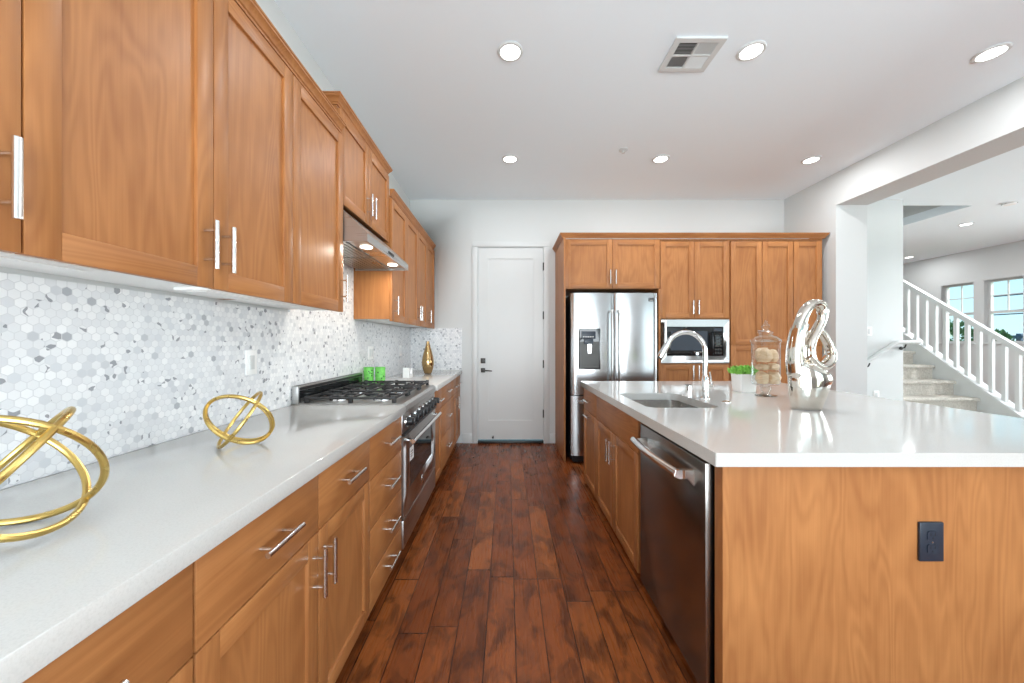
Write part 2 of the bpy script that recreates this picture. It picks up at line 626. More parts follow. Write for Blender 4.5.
# ---- the white door
D = thing('door_1', 'tall white one panel door with dark hinges', 'door', (0.0465, YB, 0)); D['kind'] = 'structure'
def dpart(name, bm, mats, par=D): return obj(name, bm, mats, par)
hw = 0.4075
b = new()                                         # casing and jamb
for s in (-1, 1):
    bx(b, s * (hw + 0.013), s * (hw + 0.075), -0.018, -0.0005, 0, 2.455, bev=0.003)
    bx(b, s * (hw + 0.003), s * (hw + 0.013), -0.012, 0.118, 0, 2.455)
bx(b, -hw - 0.075, hw + 0.075, -0.018, -0.0005, 2.4555, 2.518, bev=0.003)
dpart('door_casing', b, 'trim')
b = new()                                         # slab: stiles, rails and a recessed panel
y0, y1 = 0.004, 0.044
z0, z1 = 0.045, 2.445
bx(b, -hw, -hw + 0.125, y0, y1, z0, z1); bx(b, hw - 0.125, hw, y0, y1, z0, z1)
bx(b, -hw + 0.125, hw - 0.125, y0, y1, 2.31, z1); bx(b, -hw + 0.125, hw - 0.125, y0, y1, z0, 0.285)
bx(b, -hw + 0.125, hw - 0.125, y0 + 0.012, y1, 0.285, 2.31)
slab = dpart('door_slab', b, 'trim')
b = new(); bx(b, -hw - 0.003, hw + 0.003, -0.02, 0.11, 0.0, 0.028, bev=0.004)
dpart('threshold', b, 'darkmetal')
b = new(); bx(b, -hw + 0.032, -hw + 0.092, -0.012, y0, 1.00, 1.064, bev=0.003); cyl(b, (-hw + 0.062, -0.020, 1.032), (-hw + 0.062, -0.010, 1.032), 0.014)
obj('deadbolt', b, 'darkmetal', slab)
b = new(); bx(b, -hw + 0.035, -hw + 0.088, -0.006, y0, 0.885, 0.94, bev=0.003)
cyl(b, (-hw + 0.06, -0.05, 0.912), (-hw + 0.06, 0.0, 0.912), 0.011); tube(b, [(-hw + 0.055, -0.05, 0.912), (-hw + 0.10, -0.052, 0.912), (-hw + 0.175, -0.05, 0.907)], [0.011, 0.009, 0.007])
obj('lever_handle', b, 'darkmetal', slab)
b = new(); cyl(b, (-0.22, 0.005, 0.085), (-0.22, -0.055, 0.085), 0.009); cyl(b, (-0.22, -0.055, 0.085), (-0.22, -0.068, 0.085), 0.012)
obj('door_stop', b, 'darkmetal', slab)
for z in (2.21, 1.60, 0.99, 0.37):
    b = new(); cyl(b, (hw + 0.003, -0.005, z - 0.05), (hw + 0.003, -0.005, z + 0.05), 0.009); bx(b, hw - 0.006, hw + 0.012, -0.004, 0.004, z - 0.05, z + 0.05)
    dpart('hinge', b, 'darkmetal')

# ---- living room windows
def window(name, y0, y1, z0, z1, label, grid=True):
    w = thing(name, label, 'window', (WX, (y0 + y1) / 2, z0)); w['kind'] = 'structure'
    h = z1 - z0; a = (y1 - y0) / 2; xo = 0.085
    b = new()
    t = 0.035
    for s in (-1, 1): bx(b, xo, xo + 0.05, s * (a - t) if s > 0 else -a, a if s > 0 else -a + t, 0, h)
    bx(b, xo, xo + 0.05, -a + t, a - t, 0, t); bx(b, xo, xo + 0.05, -a + t, a - t, h - t, h)
    bx(b, xo - 0.006, xo + 0.046, -a + t, a - t, h * 0.47, h * 0.47 + 0.045)
    obj('window_frame', b, 'trim', w)
    if grid:
        b = new()
        bx(b, xo + 0.012, xo + 0.028, -0.008, 0.008, h * 0.47 + 0.045, h - t); bx(b, xo + 0.0135, xo + 0.0265, -a + t, a - t, h * 0.745, h * 0.745 + 0.016)
        obj('muntin', b, 'trim', w)
    b = new(); bx(b, xo + 0.018, xo + 0.022, -a + t, a - t, t, h - t)
    obj('pane', b, 'pane', w)
    b = new(); bx(b, -0.03, 0.084, -a - 0.03, a + 0.03, -0.022, -0.001, bev=0.004)
    obj('window_sill', b, 'trim', w)
window('window_1', 7.08, 7.61, 1.25, 2.43, 'small white framed window farther along the living room wall')
window('window_2', 6.40, 6.925, 1.25, 2.43, 'white framed window nearer the right edge of view')
window('window_3', 0.1, 4.3, 0.6, 2.43, 'added wide living room window outside the view, for daylight', False)  # unseen window added to let more daylight in
b = new()
for x in (-0.8, 0.3, 1.4, 2.55): bx(b, x, x + 0.05, -2.50, -2.44, 0.02, 2.44)
bx(b, -0.75, 2.55, -2.50, -2.44, 0.02, 0.09); bx(b, -0.75, 2.55, -2.50, -2.44, 2.37, 2.44)
struct('door_2', b, 'trim', 'white framed patio door behind the camera', 'door')
b = new()
for x in (4.3, 5.87, 7.45): bx(b, x, x + 0.05, -2.50, -2.44, 0.45, 2.44)
bx(b, 4.35, 7.45, -2.50, -2.44, 0.45, 0.51); bx(b, 4.35, 7.45, -2.50, -2.44, 2.38, 2.44)
struct('window_4', b, 'trim', 'white framed rear window behind the camera', 'window')

# ================================================================== cabinets
def handle_bm(L=0.145, vertical=True):
    """bar pull, centre at the origin on the door face, standing out towards -y"""
    b = new(); st = 0.036; c = L * 0.30
    ax = (lambda t, y: (0, y, t)) if vertical else (lambda t, y: (t, y, 0))
    tube(b, [ax(-L / 2, -st), ax(L / 2, -st)], 0.0070, 12)
    for s in (-c, c):
        tube(b, [ax(s, 0.0), ax(s, -st)], 0.0045, 10)
    return b


def shaker_bm(x0, x1, z0, z1, th=0.020, fr=0.058):
    b = new()
    bx(b, x0, x0 + fr, -th, 0, z0, z1, 0, 0.0015); bx(b, x1 - fr, x1, -th, 0, z0, z1, 0, 0.0015)
    bx(b, x0 + fr, x1 - fr, -th, 0, z1 - fr, z1, 1, 0.0015); bx(b, x0 + fr, x1 - fr, -th, 0, z0, z0 + fr, 1, 0.0015)
    bx(b, x0 + fr - 0.002, x1 - fr + 0.002, -th + 0.010, -0.001, z0 + fr - 0.002, z1 - fr + 0.002, 0)
    return b


def cabinet(name, label, loc, rz, Wd, z0, z1, Dp, fronts, group=None, toe=False, top=True, side_skin=None, cat='cabinet', white_under=False):
    """fronts: (kind, x0, x1, z0, z1, handle) with handle = (x, z, 'v'|'h') or None; all heights above the floor"""
    t = thing(name, label, cat, loc, rz, group)
    b = new(); p = 0.018
    zb = z0 + (toe if toe else 0)
    bx(b, 0, p, 0, Dp, zb, z1); bx(b, Wd - p, Wd, 0, Dp, zb, z1)
    bx(b, p, Wd - p, 0, Dp, zb, zb + p, 2 if white_under else 0)
    bx(b, p, Wd - p, Dp - 0.008, Dp, zb + p, z1)
    if top:
        bx(b, p, Wd - p, 0, Dp - 0.008, z1 - p, z1)
    else:
        bx(b, p, Wd - p, 0, 0.018, z1 - 0.03, z1)
    zs = sorted({f[3] for f in fronts} - {min(f[3] for f in fronts)})
    for z in zs:                                   # face frame rails behind the gaps between fronts
        bx(b, p, Wd - p, 0.0005, 0.018, z - 0.012, z + 0.008)
    xs = sorted({f[1] for f in fronts} - {min(f[1] for f in fronts)})
    for x in xs:
        bx(b, x - 0.012, x + 0.008, 0.0005, 0.0175, zb + p, z1 - p - 0.012)
    obj('carcass', b, ['wood_v', 'wood_h', 'white'], t)
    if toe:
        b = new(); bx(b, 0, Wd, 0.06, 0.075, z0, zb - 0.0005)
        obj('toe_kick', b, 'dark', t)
    for k, x0, x1, a, c, h in fronts:
        if k == 'door':
            o = obj('door', shaker_bm(x0, x1, a, c), ['wood_v', 'wood_h'], t)
        else:
            b = new(); bx(b, x0, x1, -0.020, 0, a, c, 0, 0.002)
            o = obj({'drawer': 'drawer', 'false': 'false_front'}[k], b, ['wood_h'], t)
        if h:
            hb = handle_bm(h[3] if len(h) > 3 else 0.145, h[2] == 'v')
            hh = obj('handle', hb, 'nickel', o, (h[0], -0.020, h[1]))
    return t

G = 0.0015                                          # reveal between fronts
FL = -0.605                                         # carcass front, left base run (fronts at -0.585)
RL = pi / 2                                         # facing +x
BD = 0.585
def LB(y): return (FL, y, 0)
W0 = 0.452
cabinet('base_cabinet', 'honey wood base cabinet nearest the camera under the left counter', LB(0.232), RL, W0 - 0.002, 0, 0.870, BD - 0.006,
        [('drawer', G, W0 - G - 0.002, 0.681, 0.866, (0.22, 0.775, 'h')), ('door', G, W0 - G - 0.002, 0.104, 0.677, (0.05, 0.58, 'v'))], toe=0.10)
W1 = 0.872
cabinet('base_cabinet', 'honey wood base cabinet with two top drawers over paired doors, left of the range drawers', LB(0.685), RL, W1, 0, 0.870, BD - 0.006,
        [('drawer', G, 0.449 - G, 0.681, 0.866, (0.225, 0.775, 'h')), ('drawer', 0.449 + G, W1 - G, 0.681, 0.866, (0.66, 0.775, 'h')),
         ('door', G, 0.449 - G, 0.104, 0.677, (0.449 - 0.032, 0.57, 'v')), ('door', 0.449 + G, W1 - G, 0.104, 0.677, (0.449 + 0.032, 0.57, 'v'))], toe=0.10)
W2 = 0.470
cabinet('base_cabinet', 'narrow honey wood stack of four drawers touching the near side of the range', LB(1.558), RL, W2, 0, 0.870, BD - 0.006,
        [('drawer', G, W2 - G, a, c, (W2 / 2 + 0.01, (a + c) / 2 + 0.01, 'h')) for a, c in ((0.672, 0.866), (0.460, 0.668), (0.254, 0.456), (0.104, 0.250))], toe=0.10)
W3 = 0.315
cabinet('base_cabinet', 'slim wood cabinet with one drawer and one door, just beyond the range', LB(2.950), RL, W3, 0, 0.870, BD - 0.006,
        [('drawer', G, W3 - G, 0.681, 0.866, (W3 / 2, 0.775, 'h', 0.13)), ('door', G, W3 - G, 0.104, 0.677, None)], toe=0.10)
W4 = 0.585
cabinet('base_cabinet', 'wood three drawer base cabinet between slim cabinet and the far corner unit', LB(3.266), RL, W4, 0, 0.870, BD - 0.006,
        [('drawer', G, W4 - G, a, c, (W4 / 2, (a + c) / 2 + 0.02, 'h')) for a, c in ((0.681, 0.866), (0.395, 0.677), (0.104, 0.391))], toe=0.10)
W5 = 0.704
cabinet('base_cabinet', 'wood base cabinet at the far end beside the white door', LB(3.852), RL, W5, 0, 0.870, BD - 0.006,
        [('drawer', G, W5 / 2 - G, 0.681, 0.866, (W5 / 4, 0.775, 'h', 0.13)), ('drawer', W5 / 2 + G, W5 - G, 0.681, 0.866, (W5 * 0.75, 0.775, 'h', 0.13)),
         ('door', G, W5 / 2 - G, 0.104, 0.677, (W5 / 2 - 0.032, 0.57, 'v')), ('door', W5 / 2 + G, W5 - G, 0.104, 0.677, (W5 / 2 + 0.032, 0.57, 'v'))], toe=0.10)

# upper run
FU = -0.925
UD = 0.288
def UB(y): return (FU, y, 0)
ZU0, ZU1 = 1.447, 2.420
def hz(): return ZU0 + 0.110
cabinet('wall_cabinet', 'honey wood wall cabinet at the left edge of view', UB(0.232), RL, 0.450, ZU0, ZU1, UD - 0.0,
        [('door', G, 0.450 - G, ZU0 - 0.016, ZU1 - 0.02, (0.450 - 0.034, hz(), 'v'))], white_under=True)
cabinet('wall_cabinet', 'honey wood double door wall cabinet above the smaller gold orb', UB(0.683), RL, 0.862, ZU0, ZU1, UD,
        [('door', G, 0.444 - G, ZU0 - 0.016, ZU1 - 0.02, (0.444 - 0.034, hz(), 'v')), ('door', 0.444 + G, 0.862 - G, ZU0 - 0.016, ZU1 - 0.02, (0.444 + 0.034, hz(), 'v'))], white_under=True)
cabinet('wall_cabinet', 'honey wood single door wall cabinet just before the steel range hood', UB(1.546), RL, 0.474, ZU0, ZU1, UD,
        [('door', G, 0.474 - G, ZU0 - 0.016, ZU1 - 0.02, (0.474 - 0.034, hz(), 'v'))], white_under=True)
cabinet('wall_cabinet', 'short raised wood cabinet sitting on top of the range hood', (-0.945, 2.022, 0), RL, 0.844, 2.055, 2.580, 0.268,
        [('door', G, 0.422 - G, 2.047, 2.565, (0.422 - 0.034, 2.17, 'v')), ('door', 0.422 + G, 0.844 - G, 2.047, 2.565, (0.422 + 0.034, 2.17, 'v'))])
w6 = 0.845
cabinet('wall_cabinet', 'wood double door wall cabinet just beyond the range hood', UB(2.870), RL, w6, ZU0, ZU1, UD,
        [('door', G, w6 / 2 - G, ZU0 - 0.016, ZU1 - 0.02, (0.05, hz(), 'v')), ('door', w6 / 2 + G, w6 - G, ZU0 - 0.016, ZU1 - 0.02, (w6 - 0.034, hz(), 'v'))], white_under=True)
cabinet('wall_cabinet', 'wood double door wall cabinet in the far left corner over the gold vase', UB(3.717), RL, w6, ZU0, ZU1, UD,
        [('door', G, w6 / 2 - G, ZU0 - 0.016, ZU1 - 0.02, (0.034, hz(), 'v')), ('door', w6 / 2 + G, w6 - G, ZU0 - 0.016, ZU1 - 0.02, (w6 / 2 + 0.05, hz(), 'v'))], white_under=True)

# crown mouldings: profile (out, up)
CROWN = [(o * 0.72, u * 0.66) for o, u in [(0.0, 0.0), (0.012, 0.0), (0.012, 0.014), (0.020, 0.020), (0.024, 0.032), (0.036, 0.048), (0.044, 0.054), (0.044, 0.066), (0.050, 0.070), (0.050, 0.080), (0.0, 0.080)]]
def crown_path(name, label, path, z, group=None):
    """sweep the crown along a plan path (left to right seen from the room), offset outward with mitred corners"""
    b = new()
    P = [Vector((x, y)) for x, y in path]
    rows = []
    for i, p in enumerate(P):
        ns = []
        if i > 0:
            d = (P[i] - P[i - 1]).normalized(); ns.append(Vector((d.y, -d.x)))
        if i < len(P) - 1:
            d = (P[i + 1] - P[i]).normalized(); ns.append(Vector((d.y, -d.x)))
        n = ns[0] if len(ns) == 1 else (ns[0] + ns[1]) / (1 + ns[0].dot(ns[1]))
        rows.append([b.verts.new((p.x + n.x * o, p.y + n.y * o, z + u)) for o, u in CROWN])
    k = len(CROWN)
    for r0, r1 in zip(rows, rows[1:]):
        for j in range(k):
            b.faces.new((r0[j], r0[(j + 1) % k], r1[(j + 1) % k], r1[j]))
    b.faces.new(rows[0]); b.faces.new(rows[-1][::-1])
    o = obj(name, b, 'wood_h', angle=20)
    return tag(o, label, 'molding', group)
# facing +x, outward normal = right of travel, so travel in +y
crown_path('crown_molding', 'stepped wood crown along the near left wall cabinets', [(-0.925, 0.235), (-0.925, 2.018)], ZU1 + 0.0005)
crown_path('crown_molding', 'raised wood crown above the short cabinet over the hood', [(-1.210, 2.024), (-0.945, 2.024), (-0.945, 2.868), (-1.210, 2.868)], 2.581)
crown_path('crown_molding', 'wood crown along the far left wall cabinets up to the corner', [(-0.925, 2.873), (-0.925, 4.56)], ZU1 + 0.0005)

# ================================================================== worktops on the left
def slab(name, label, x0, x1, y0, y1, z0=0.871, z1=0.915):
    b = new(); bx(b, x0, x1, y0, y1, z0, z1, 0, 0.003)
    return tag(obj(name, b, 'quartz'), label, 'countertop')
slab('countertop', 'long white quartz counter with the gold orbs, before the range', -1.203, -0.560, 0.2, 2.030)
slab('countertop', 'far white quartz counter between range and white door', -1.203, -0.560, 2.952, 4.558)

# under cabinet light bars
for i, (y0, y1, lab) in enumerate(((0.35, 0.88, 'slim white light bar under the nearest wall cabinets'), (1.18, 1.95, 'slim white light bar under the cabinet before the hood'))):
    t = thing('under_cabinet_light', lab, 'light', (-1.02, (y0 + y1) / 2, 1.4465))
    L = (y1 - y0) / 2
    b = new(); bx(b, -0.06, 0.06, -L, L, -0.012, 0.0, 0, 0.003); obj('housing', b, 'white', t)
    b = new(); bx(b, -0.03, 0.03, -L + 0.02, L - 0.02, -0.0145, -0.0125); obj('diffuser', b, 'white', t)

# ================================================================== range hood
H = thing('range_hood', 'stainless steel under cabinet range hood with two lit lamps', 'range hood', (0, 2.024, 1.825))
Wh = 0.842
prof = [(-1.188, 0.0), (-0.775, 0.0), (-0.775, 0.046), (-0.785, 0.058), (-0.945, 0.205), (-1.188, 0.205)]
b = new()
for ya, yb in ((0.0, 0.012), (Wh - 0.012, Wh)):
    prism(b, prof, ya, yb, 'XZ')
prism(b, [(-0.787, 0.0), (-0.775, 0.0), (-0.775, 0.046), (-0.785, 0.058), (-0.945, 0.205), (-0.957, 0.205), (-0.797, 0.052), (-0.787, 0.042)], 0.012, Wh - 0.012, 'XZ')
bx(b, -1.188, -0.96, 0.012, Wh - 0.012, 0.193, 0.205)
obj('hood_shell', b, 'steel', H)
b = new(); bx(b, -0.905, -0.788, 0.0125, Wh - 0.0125, 0.012, 0.022); obj('lamp_panel', b, 'steel', H)
for y0, y1 in ((0.014, Wh / 2 - 0.003), (Wh / 2 + 0.003, Wh - 0.014)):
    b = new(); bx(b, -1.18, -0.91, y0, y1, 0.016, 0.022)
    for k in range(9):
        x = -1.165 + k * 0.029
        bx(b, x, x + 0.018, y0 + 0.01, y1 - 0.01, 0.006, 0.0158)
    obj('baffle_filter', b, 'steel', H)
for y in (0.17, Wh - 0.17):
    b = new(); lathe(b, [(0.0, 0.0105), (0.034, 0.0105), (0.036, 0.0118), (0.036, 0.0135), (0, 0.0135)], (-0.845, y, -0.003), 24)
    o = obj('lamp_lens', b, 'hoodlamp', H)
    l = area_light('lamp', (-0.845, y, -0.005), (0, 0, 0), 0.05, 0.05, 2.0, (1, 0.93, 0.82)); l.parent = H
b = new()
for k in range(4): bx(b, -0.7745, -0.770, Wh / 2 - 0.06 + 0.03 * k, Wh / 2 - 0.042 + 0.03 * k, 0.02, 0.036)
obj('button_strip', b, 'black', H)

# ================================================================== range
Rg = thing('range_cooker', 'stainless steel gas range with black grates and knobs', 'range', (-0.58, 2.036, 0), RL)
Wr = 0.908
def rp(name, bm, mats, par=None): return obj(name, bm, mats, par or Rg)
b = new(); bx(b, 0, Wr, 0.032, 0.604, 0.10, 0.895, 0, 0.002); rp('body', b, 'steel')
for x in (0.06, Wr - 0.06):
    for y in (0.12, 0.54):
        b = new(); cyl(b, (x, y, 0.0), (x, y, 0.099), 0.02); rp('leg', b, 'steel')
b = new(); bx(b, 0.02, Wr - 0.02, 0.075, 0.09, 0.012, 0.099); rp('toe_plate', b, 'black')
b = new()                                                     # cooktop tray with rounded front nose
prism(b, [(0.584, 0.8955), (0.584, 0.922), (0.03, 0.922), (0.008, 0.918), (-0.006, 0.904), (-0.006, 0.87), (0.03, 0.862), (0.03, 0.8955)], 0.0, Wr, 'YZ'); rp('cooktop', b, 'steel')
b = new(); bx(b, 0, Wr, 0.004, 0.031, 0.752, 0.861, 0, 0.002); bx(b, 0.0, Wr, -0.012, 0.031, 0.738, 0.7515, 1); pnl = rp('control_panel', b, ['steel', 'black'])
for x in (0.075, 0.165, 0.30, 0.405, 0.51, 0.615, 0.72, 0.825):
    b = new()
    cyl(b, (x, 0.004, 0.808), (x, -0.006, 0.808), 0.033, 0.031, 20, 1)
    cyl(b, (x, -0.006, 0.808), (x, -0.038, 0.808), 0.026, 0.022, 20, 0)
    bx(b, x - 0.006, x + 0.006, -0.050, -0.037, 0.786, 0.830, 0, 0.002)
    obj('knob', b, ['black', 'chrome'], pnl)
b = new()                                                     # door with a window opening
z0, z1 = 0.272, 0.733
panel_holes(b, 'Y', -0.002, 0.031, 0.003, Wr - 0.003, z0, z1, [(0.13, Wr - 0.13, 0.40, 0.64)]); dr = rp('oven_door', b, 'steel')
b = new(); bx(b, 0.13, Wr - 0.13, 0.002, 0.028, 0.40, 0.64); obj('oven_window', b, 'blackglass', dr)
b = new(); bx(b, 0.15, 0.235, 0.0005, 0.0018, 0.55, 0.632); bx(b, 0.165, 0.22, -0.0001, 0.0004, 0.60, 0.606, 1); bx(b, 0.165, 0.22, -0.0001, 0.0004, 0.585, 0.589, 1); bx(b, 0.165, 0.205, -0.0001, 0.0004, 0.572, 0.576, 1)
obj('paper_sticker', b, ['white', 'black'], dr)
b = new()
tube(b, [(0.04, -0.046, 0.70), (Wr - 0.04, -0.046, 0.70)], 0.0125, 16)
for x in (0.075, Wr - 0.075): tube(b, [(x, -0.002, 0.70), (x, -0.046, 0.70)], 0.011, 12)
obj('oven_handle', b, 'chrome', dr)
b = new(); lathe(b, [(0, 0), (0.030, 0), (0.032, 0.003), (0.026, 0.006), (0, 0.007)], (0, 0, 0), 24, 0, 0.55, 1.0)
bd = obj('badge', b, 'chrome', dr); bd.rotation_euler = (pi / 2, 0, 0); bd.location = (Wr / 2, -0.002, 0.335)
b = new(); bx(b, 0.003, Wr - 0.003, -0.002, 0.031, 0.106, 0.264, 0, 0.003); rp('warming_drawer', b, 'steel')
b = new(); bx(b, 0, Wr, 0.585, 0.621, 0.8955, 1.018, 0, 0.003); bx(b, 0.012, Wr - 0.012, 0.590, 0.617, 1.018, 1.0195, 1); bx(b, 0.012, Wr - 0.012, 0.582, 0.585, 0.925, 0.992, 2); bx(b, 0.012, Wr - 0.012, 0.581, 0.585, 0.994, 1.010, 1)
rp('back_guard', b, ['steel', 'black', 'blackglass'])
for i in range(3):                                            # burners then cast iron grates
    cx = 0.155 + i * 0.299
    for cy in (0.16, 0.42):
        b = new(); lathe(b, [(0.0, 0.9222), (0.062, 0.9222), (0.060, 0.928), (0.046, 0.930), (0.044, 0.938), (0.0, 0.938)], (cx, cy, 0), 24)
        bu = rp('burner', b, 'chrome')
        b = new(); lathe(b, [(0.0, 0.9382), (0.037, 0.9382), (0.039, 0.942), (0.035, 0.947), (0.0, 0.948)], (cx, cy, 0), 24)
        obj('burner_cap', b, 'iron', bu)
for i in range(3):
    x0 = 0.012 + i * 0.2985; x1 = x0 + 0.287; cx = (x0 + x1) / 2
    b = new(); zt = 0.954; rr = 0.006
    def bar(p, q): tube(b, [p, q], rr, 8)
    ya, yb = 0.045, 0.56
    for x in (x0 + rr, x1 - rr): bx(b, x - rr, x + rr, ya, yb, zt - 0.010, zt + 0.002, 0, 0.003)
    for y in (ya + rr, (ya + yb) / 2, yb - rr): bx(b, x0 + 2 * rr, x1 - 2 * rr, y - rr, y + rr, zt - 0.010, zt + 0.002, 0, 0.003)
    for cy in (0.16, 0.42):
        bx(b, x0 + 2 * rr, cx - 0.03, cy - rr, cy + rr, zt - 0.008, zt + 0.006, 0, 0.003); bx(b, cx + 0.03, x1 - 2 * rr, cy - rr, cy + rr, zt - 0.008, zt + 0.006, 0, 0.003)
        s = 0.10
        bx(b, cx - rr, cx + rr, cy + 0.03, min(cy + 0.115, yb - 2 * rr), zt - 0.008, zt + 0.006, 0, 0.003); bx(b, cx - rr, cx + rr, max(cy - 0.115, ya + 2 * rr), cy - 0.03, zt - 0.008, zt + 0.006, 0, 0.003)
    for x in (x0 + 0.012, x1 - 0.012):
        for y in (ya + 0.012, (ya + yb) / 2, yb - 0.012): bx(b, x - 0.011, x + 0.011, y - 0.011, y + 0.011, 0.9222, zt + 0.008, 0, 0.003)
    rp('grate', b, 'iron')

# ================================================================== tall cabinets on the back wall
FB = 3.965
TB = YB - FB - 0.004
b = new(); bx(b, 0.605, 0.625, 3.89, YB - 0.001, 0.0, 2.385)
tag(obj('cabinet_side_panel', b, 'wood_v'), 'tall wood side panel standing left of the refrigerator', 'cabinet panel')
b = new(); bx(b, 1.632, 1.6535, 3.93, YB - 0.001, 0.0, 1.840)
tag(obj('cabinet_side_panel', b, 'wood_v'), 'narrow wood panel between the refrigerator and the microwave column', 'cabinet panel')
def KB(x): return (x, FB, 0)
Wf = 1.025
cabinet('wall_cabinet', 'wide wood double door cabinet directly above the refrigerator', KB(0.627), 0, Wf, 1.842, 2.385, TB,
        [('door', G, Wf / 2 - G, 1.85, 2.375, (Wf / 2 - 0.03, 1.965, 'v', 0.15)), ('door', Wf / 2 + G, Wf - G, 1.85, 2.375, (Wf / 2 + 0.03, 1.965, 'v', 0.15))])
Wm = 0.748
cabinet('wall_cabinet', 'wood double door cabinet directly above the microwave', KB(1.654), 0, Wm, 1.512, 2.385, TB,
        [('door', G + 0.004, Wm / 2 - G, 1.525, 2.355, (Wm / 2 - 0.03, 1.64, 'v', 0.15)), ('door', Wm / 2 + G, Wm - G - 0.004, 1.525, 2.355, (Wm / 2 + 0.03, 1.64, 'v', 0.15))])
cabinet('base_cabinet', 'wood double door cabinet directly below the microwave', KB(1.654), 0, Wm, 0, 1.035, TB,
        [('door', G + 0.004, Wm / 2 - G, 0.108, 1.022, (Wm / 2 - 0.03, 0.94, 'v', 0.15)), ('door', Wm / 2 + G, Wm - G - 0.004, 0.108, 1.022, (Wm / 2 + 0.03, 0.94, 'v', 0.15))], toe=0.10)
Wp = 1.020
d1, d2 = 0.352, 0.690
cabinet('pantry_cabinet', 'tall three column wood pantry cabinet right of the microwave', KB(2.404), 0, Wp, 0, 2.385, TB,
        [('door', 0.016, d1 - G, 1.236, 2.355, (d1 - 0.04, 1.384, 'h', 0.07)), ('door', d1 + G + 0.004, d2 - G, 1.236, 2.355, None), ('door', d2 + G + 0.004, Wp - 0.02, 1.236, 2.355, None),
         ('door', 0.016, d1 - G, 0.108, 1.228, None), ('door', d1 + G + 0.004, d2 - G, 0.108, 1.228, None), ('door', d2 + G + 0.004, Wp - 0.02, 0.108, 1.228, None)], toe=0.10)
crown_path('crown_molding', 'wood crown along the tall cabinets on the back wall', [(0.605, YB - 0.002), (0.605, 3.945), (3.425, 3.945), (3.425, YB - 0.002)], 2.3855)

# ---- refrigerator
F = thing('refrigerator', 'stainless steel french door refrigerator with ice and water dispenser', 'refrigerator', (1.108, 3.775, 0))
fw = 0.445
b = new(); bx(b, -fw + 0.004, fw - 0.004, 0.075, 0.76, 0.03, 1.765, 0, 0.004); bx(b, -fw + 0.02, fw - 0.02, 0.03, 0.075, 0.02, 0.085); obj('case', b, 'black', F)
def bowed(x0, x1, z0, z1, depth=0.072, bow=0.016, n=18):
    """door with a softly bowed front, highest at its middle"""
    pts = []
    for i in range(n + 1):
        t = i / n; s = 2 * t - 1
        pts.append((x0 + (x1 - x0) * t, -bow * (1 - s * s) + 0.010 * max(0, abs(s) - 0.93) / 0.07))
    poly = pts + [(x1, depth), (x0, depth)]
    b = new(); prism(b, poly, z0, z1, 'XY')
    return b
for s, x0, x1 in ((-1, -fw, -0.003), (1, 0.003, fw)):
    bb = bowed(x0, x1, 0.718, 1.772)
    dd = obj('door', bb, 'steel_v', F)
    hx = s * 0.036
    b = new(); tube(b, [(hx, -0.030, 0.79), (hx, -0.062, 0.82), (hx, -0.066, 1.0), (hx, -0.068, 1.2), (hx, -0.066, 1.40), (hx, -0.062, 1.56), (hx, -0.030, 1.59)], 0.012, 12)
    for z in (0.80, 1.58): cyl(b, (hx, 0.0, z), (hx, -0.034, z), 0.010)
    obj('handle', b, 'steel', dd)
    if s < 0:
        cx0, cx1, zb, zt = -0.372, -0.148, 0.985, 1.405
        b = new(); yf = -0.024
        panel_holes(b, 'Y', yf, 0.0, cx0, cx1, zb, zt, [(cx0 + 0.012, cx1 - 0.012, zb + 0.012, 1.27)])
        dsp = obj('dispenser', b, 'blackglass', dd)
        b = new(); bx(b, cx0 + 0.012, cx1 - 0.012, -0.019, -0.0175, zb + 0.012, 1.27); bx(b, cx0 + 0.013, cx1 - 0.013, -0.0285, -0.0176, zb + 0.012, zb + 0.03)
        obj('dispenser_recess', b, 'darkmetal', dd)
        b = new(); bx(b, cx0 + 0.03, cx1 - 0.05, -0.030, yf, 1.30, 1.375, 0, 0.003); bx(b, cx0 + 0.055, cx1 - 0.075, -0.033, yf, 1.245, 1.298, 0, 0.006)
        for k in range(5): bx(b, cx0 + 0.045 + k * 0.024, cx0 + 0.057 + k * 0.024, -0.031, -0.0298, 1.315, 1.323, 1)
        obj('dispenser_panel', b, ['outlet', 'white'], dd)
        b = new(); prism(b, [(-0.281, 1.245), (-0.239, 1.245), (-0.243, 1.15), (-0.277, 1.15)], -0.030, -0.0195, 'XZ'); obj('paddle', b, 'nickel', dd)
    else:
        b = new(); bx(b, 0.352, 0.408, -0.0125, -0.004, 1.685, 1.722, 0, 0.001)
        bx(b, 0.357, 0.403, -0.0133, -0.0122, 1.708, 1.711, 1); bx(b, 0.362, 0.398, -0.0133, -0.0122, 1.692, 1.699, 1)
        obj('badge', b, ['black', 'nickel'], dd)
fd = obj('freezer_drawer', bowed(-fw, fw, 0.09, 0.708), 'steel_v', F)
b = new(); tube(b, [(-0.36, -0.034, 0.645), (-0.34, -0.062, 0.645), (0.34, -0.062, 0.645), (0.36, -0.034, 0.645)], 0.012, 12)
for x in (-0.35, 0.35): cyl(b, (x, 0.0, 0.645), (x, -0.038, 0.645), 0.010)
obj('handle', b, 'steel', fd)
for x in (-0.36, 0.36):
    b = new(); cyl(b, (x, 0.15, 0.0), (x, 0.15, 0.03), 0.025); obj('foot', b, 'black', F)

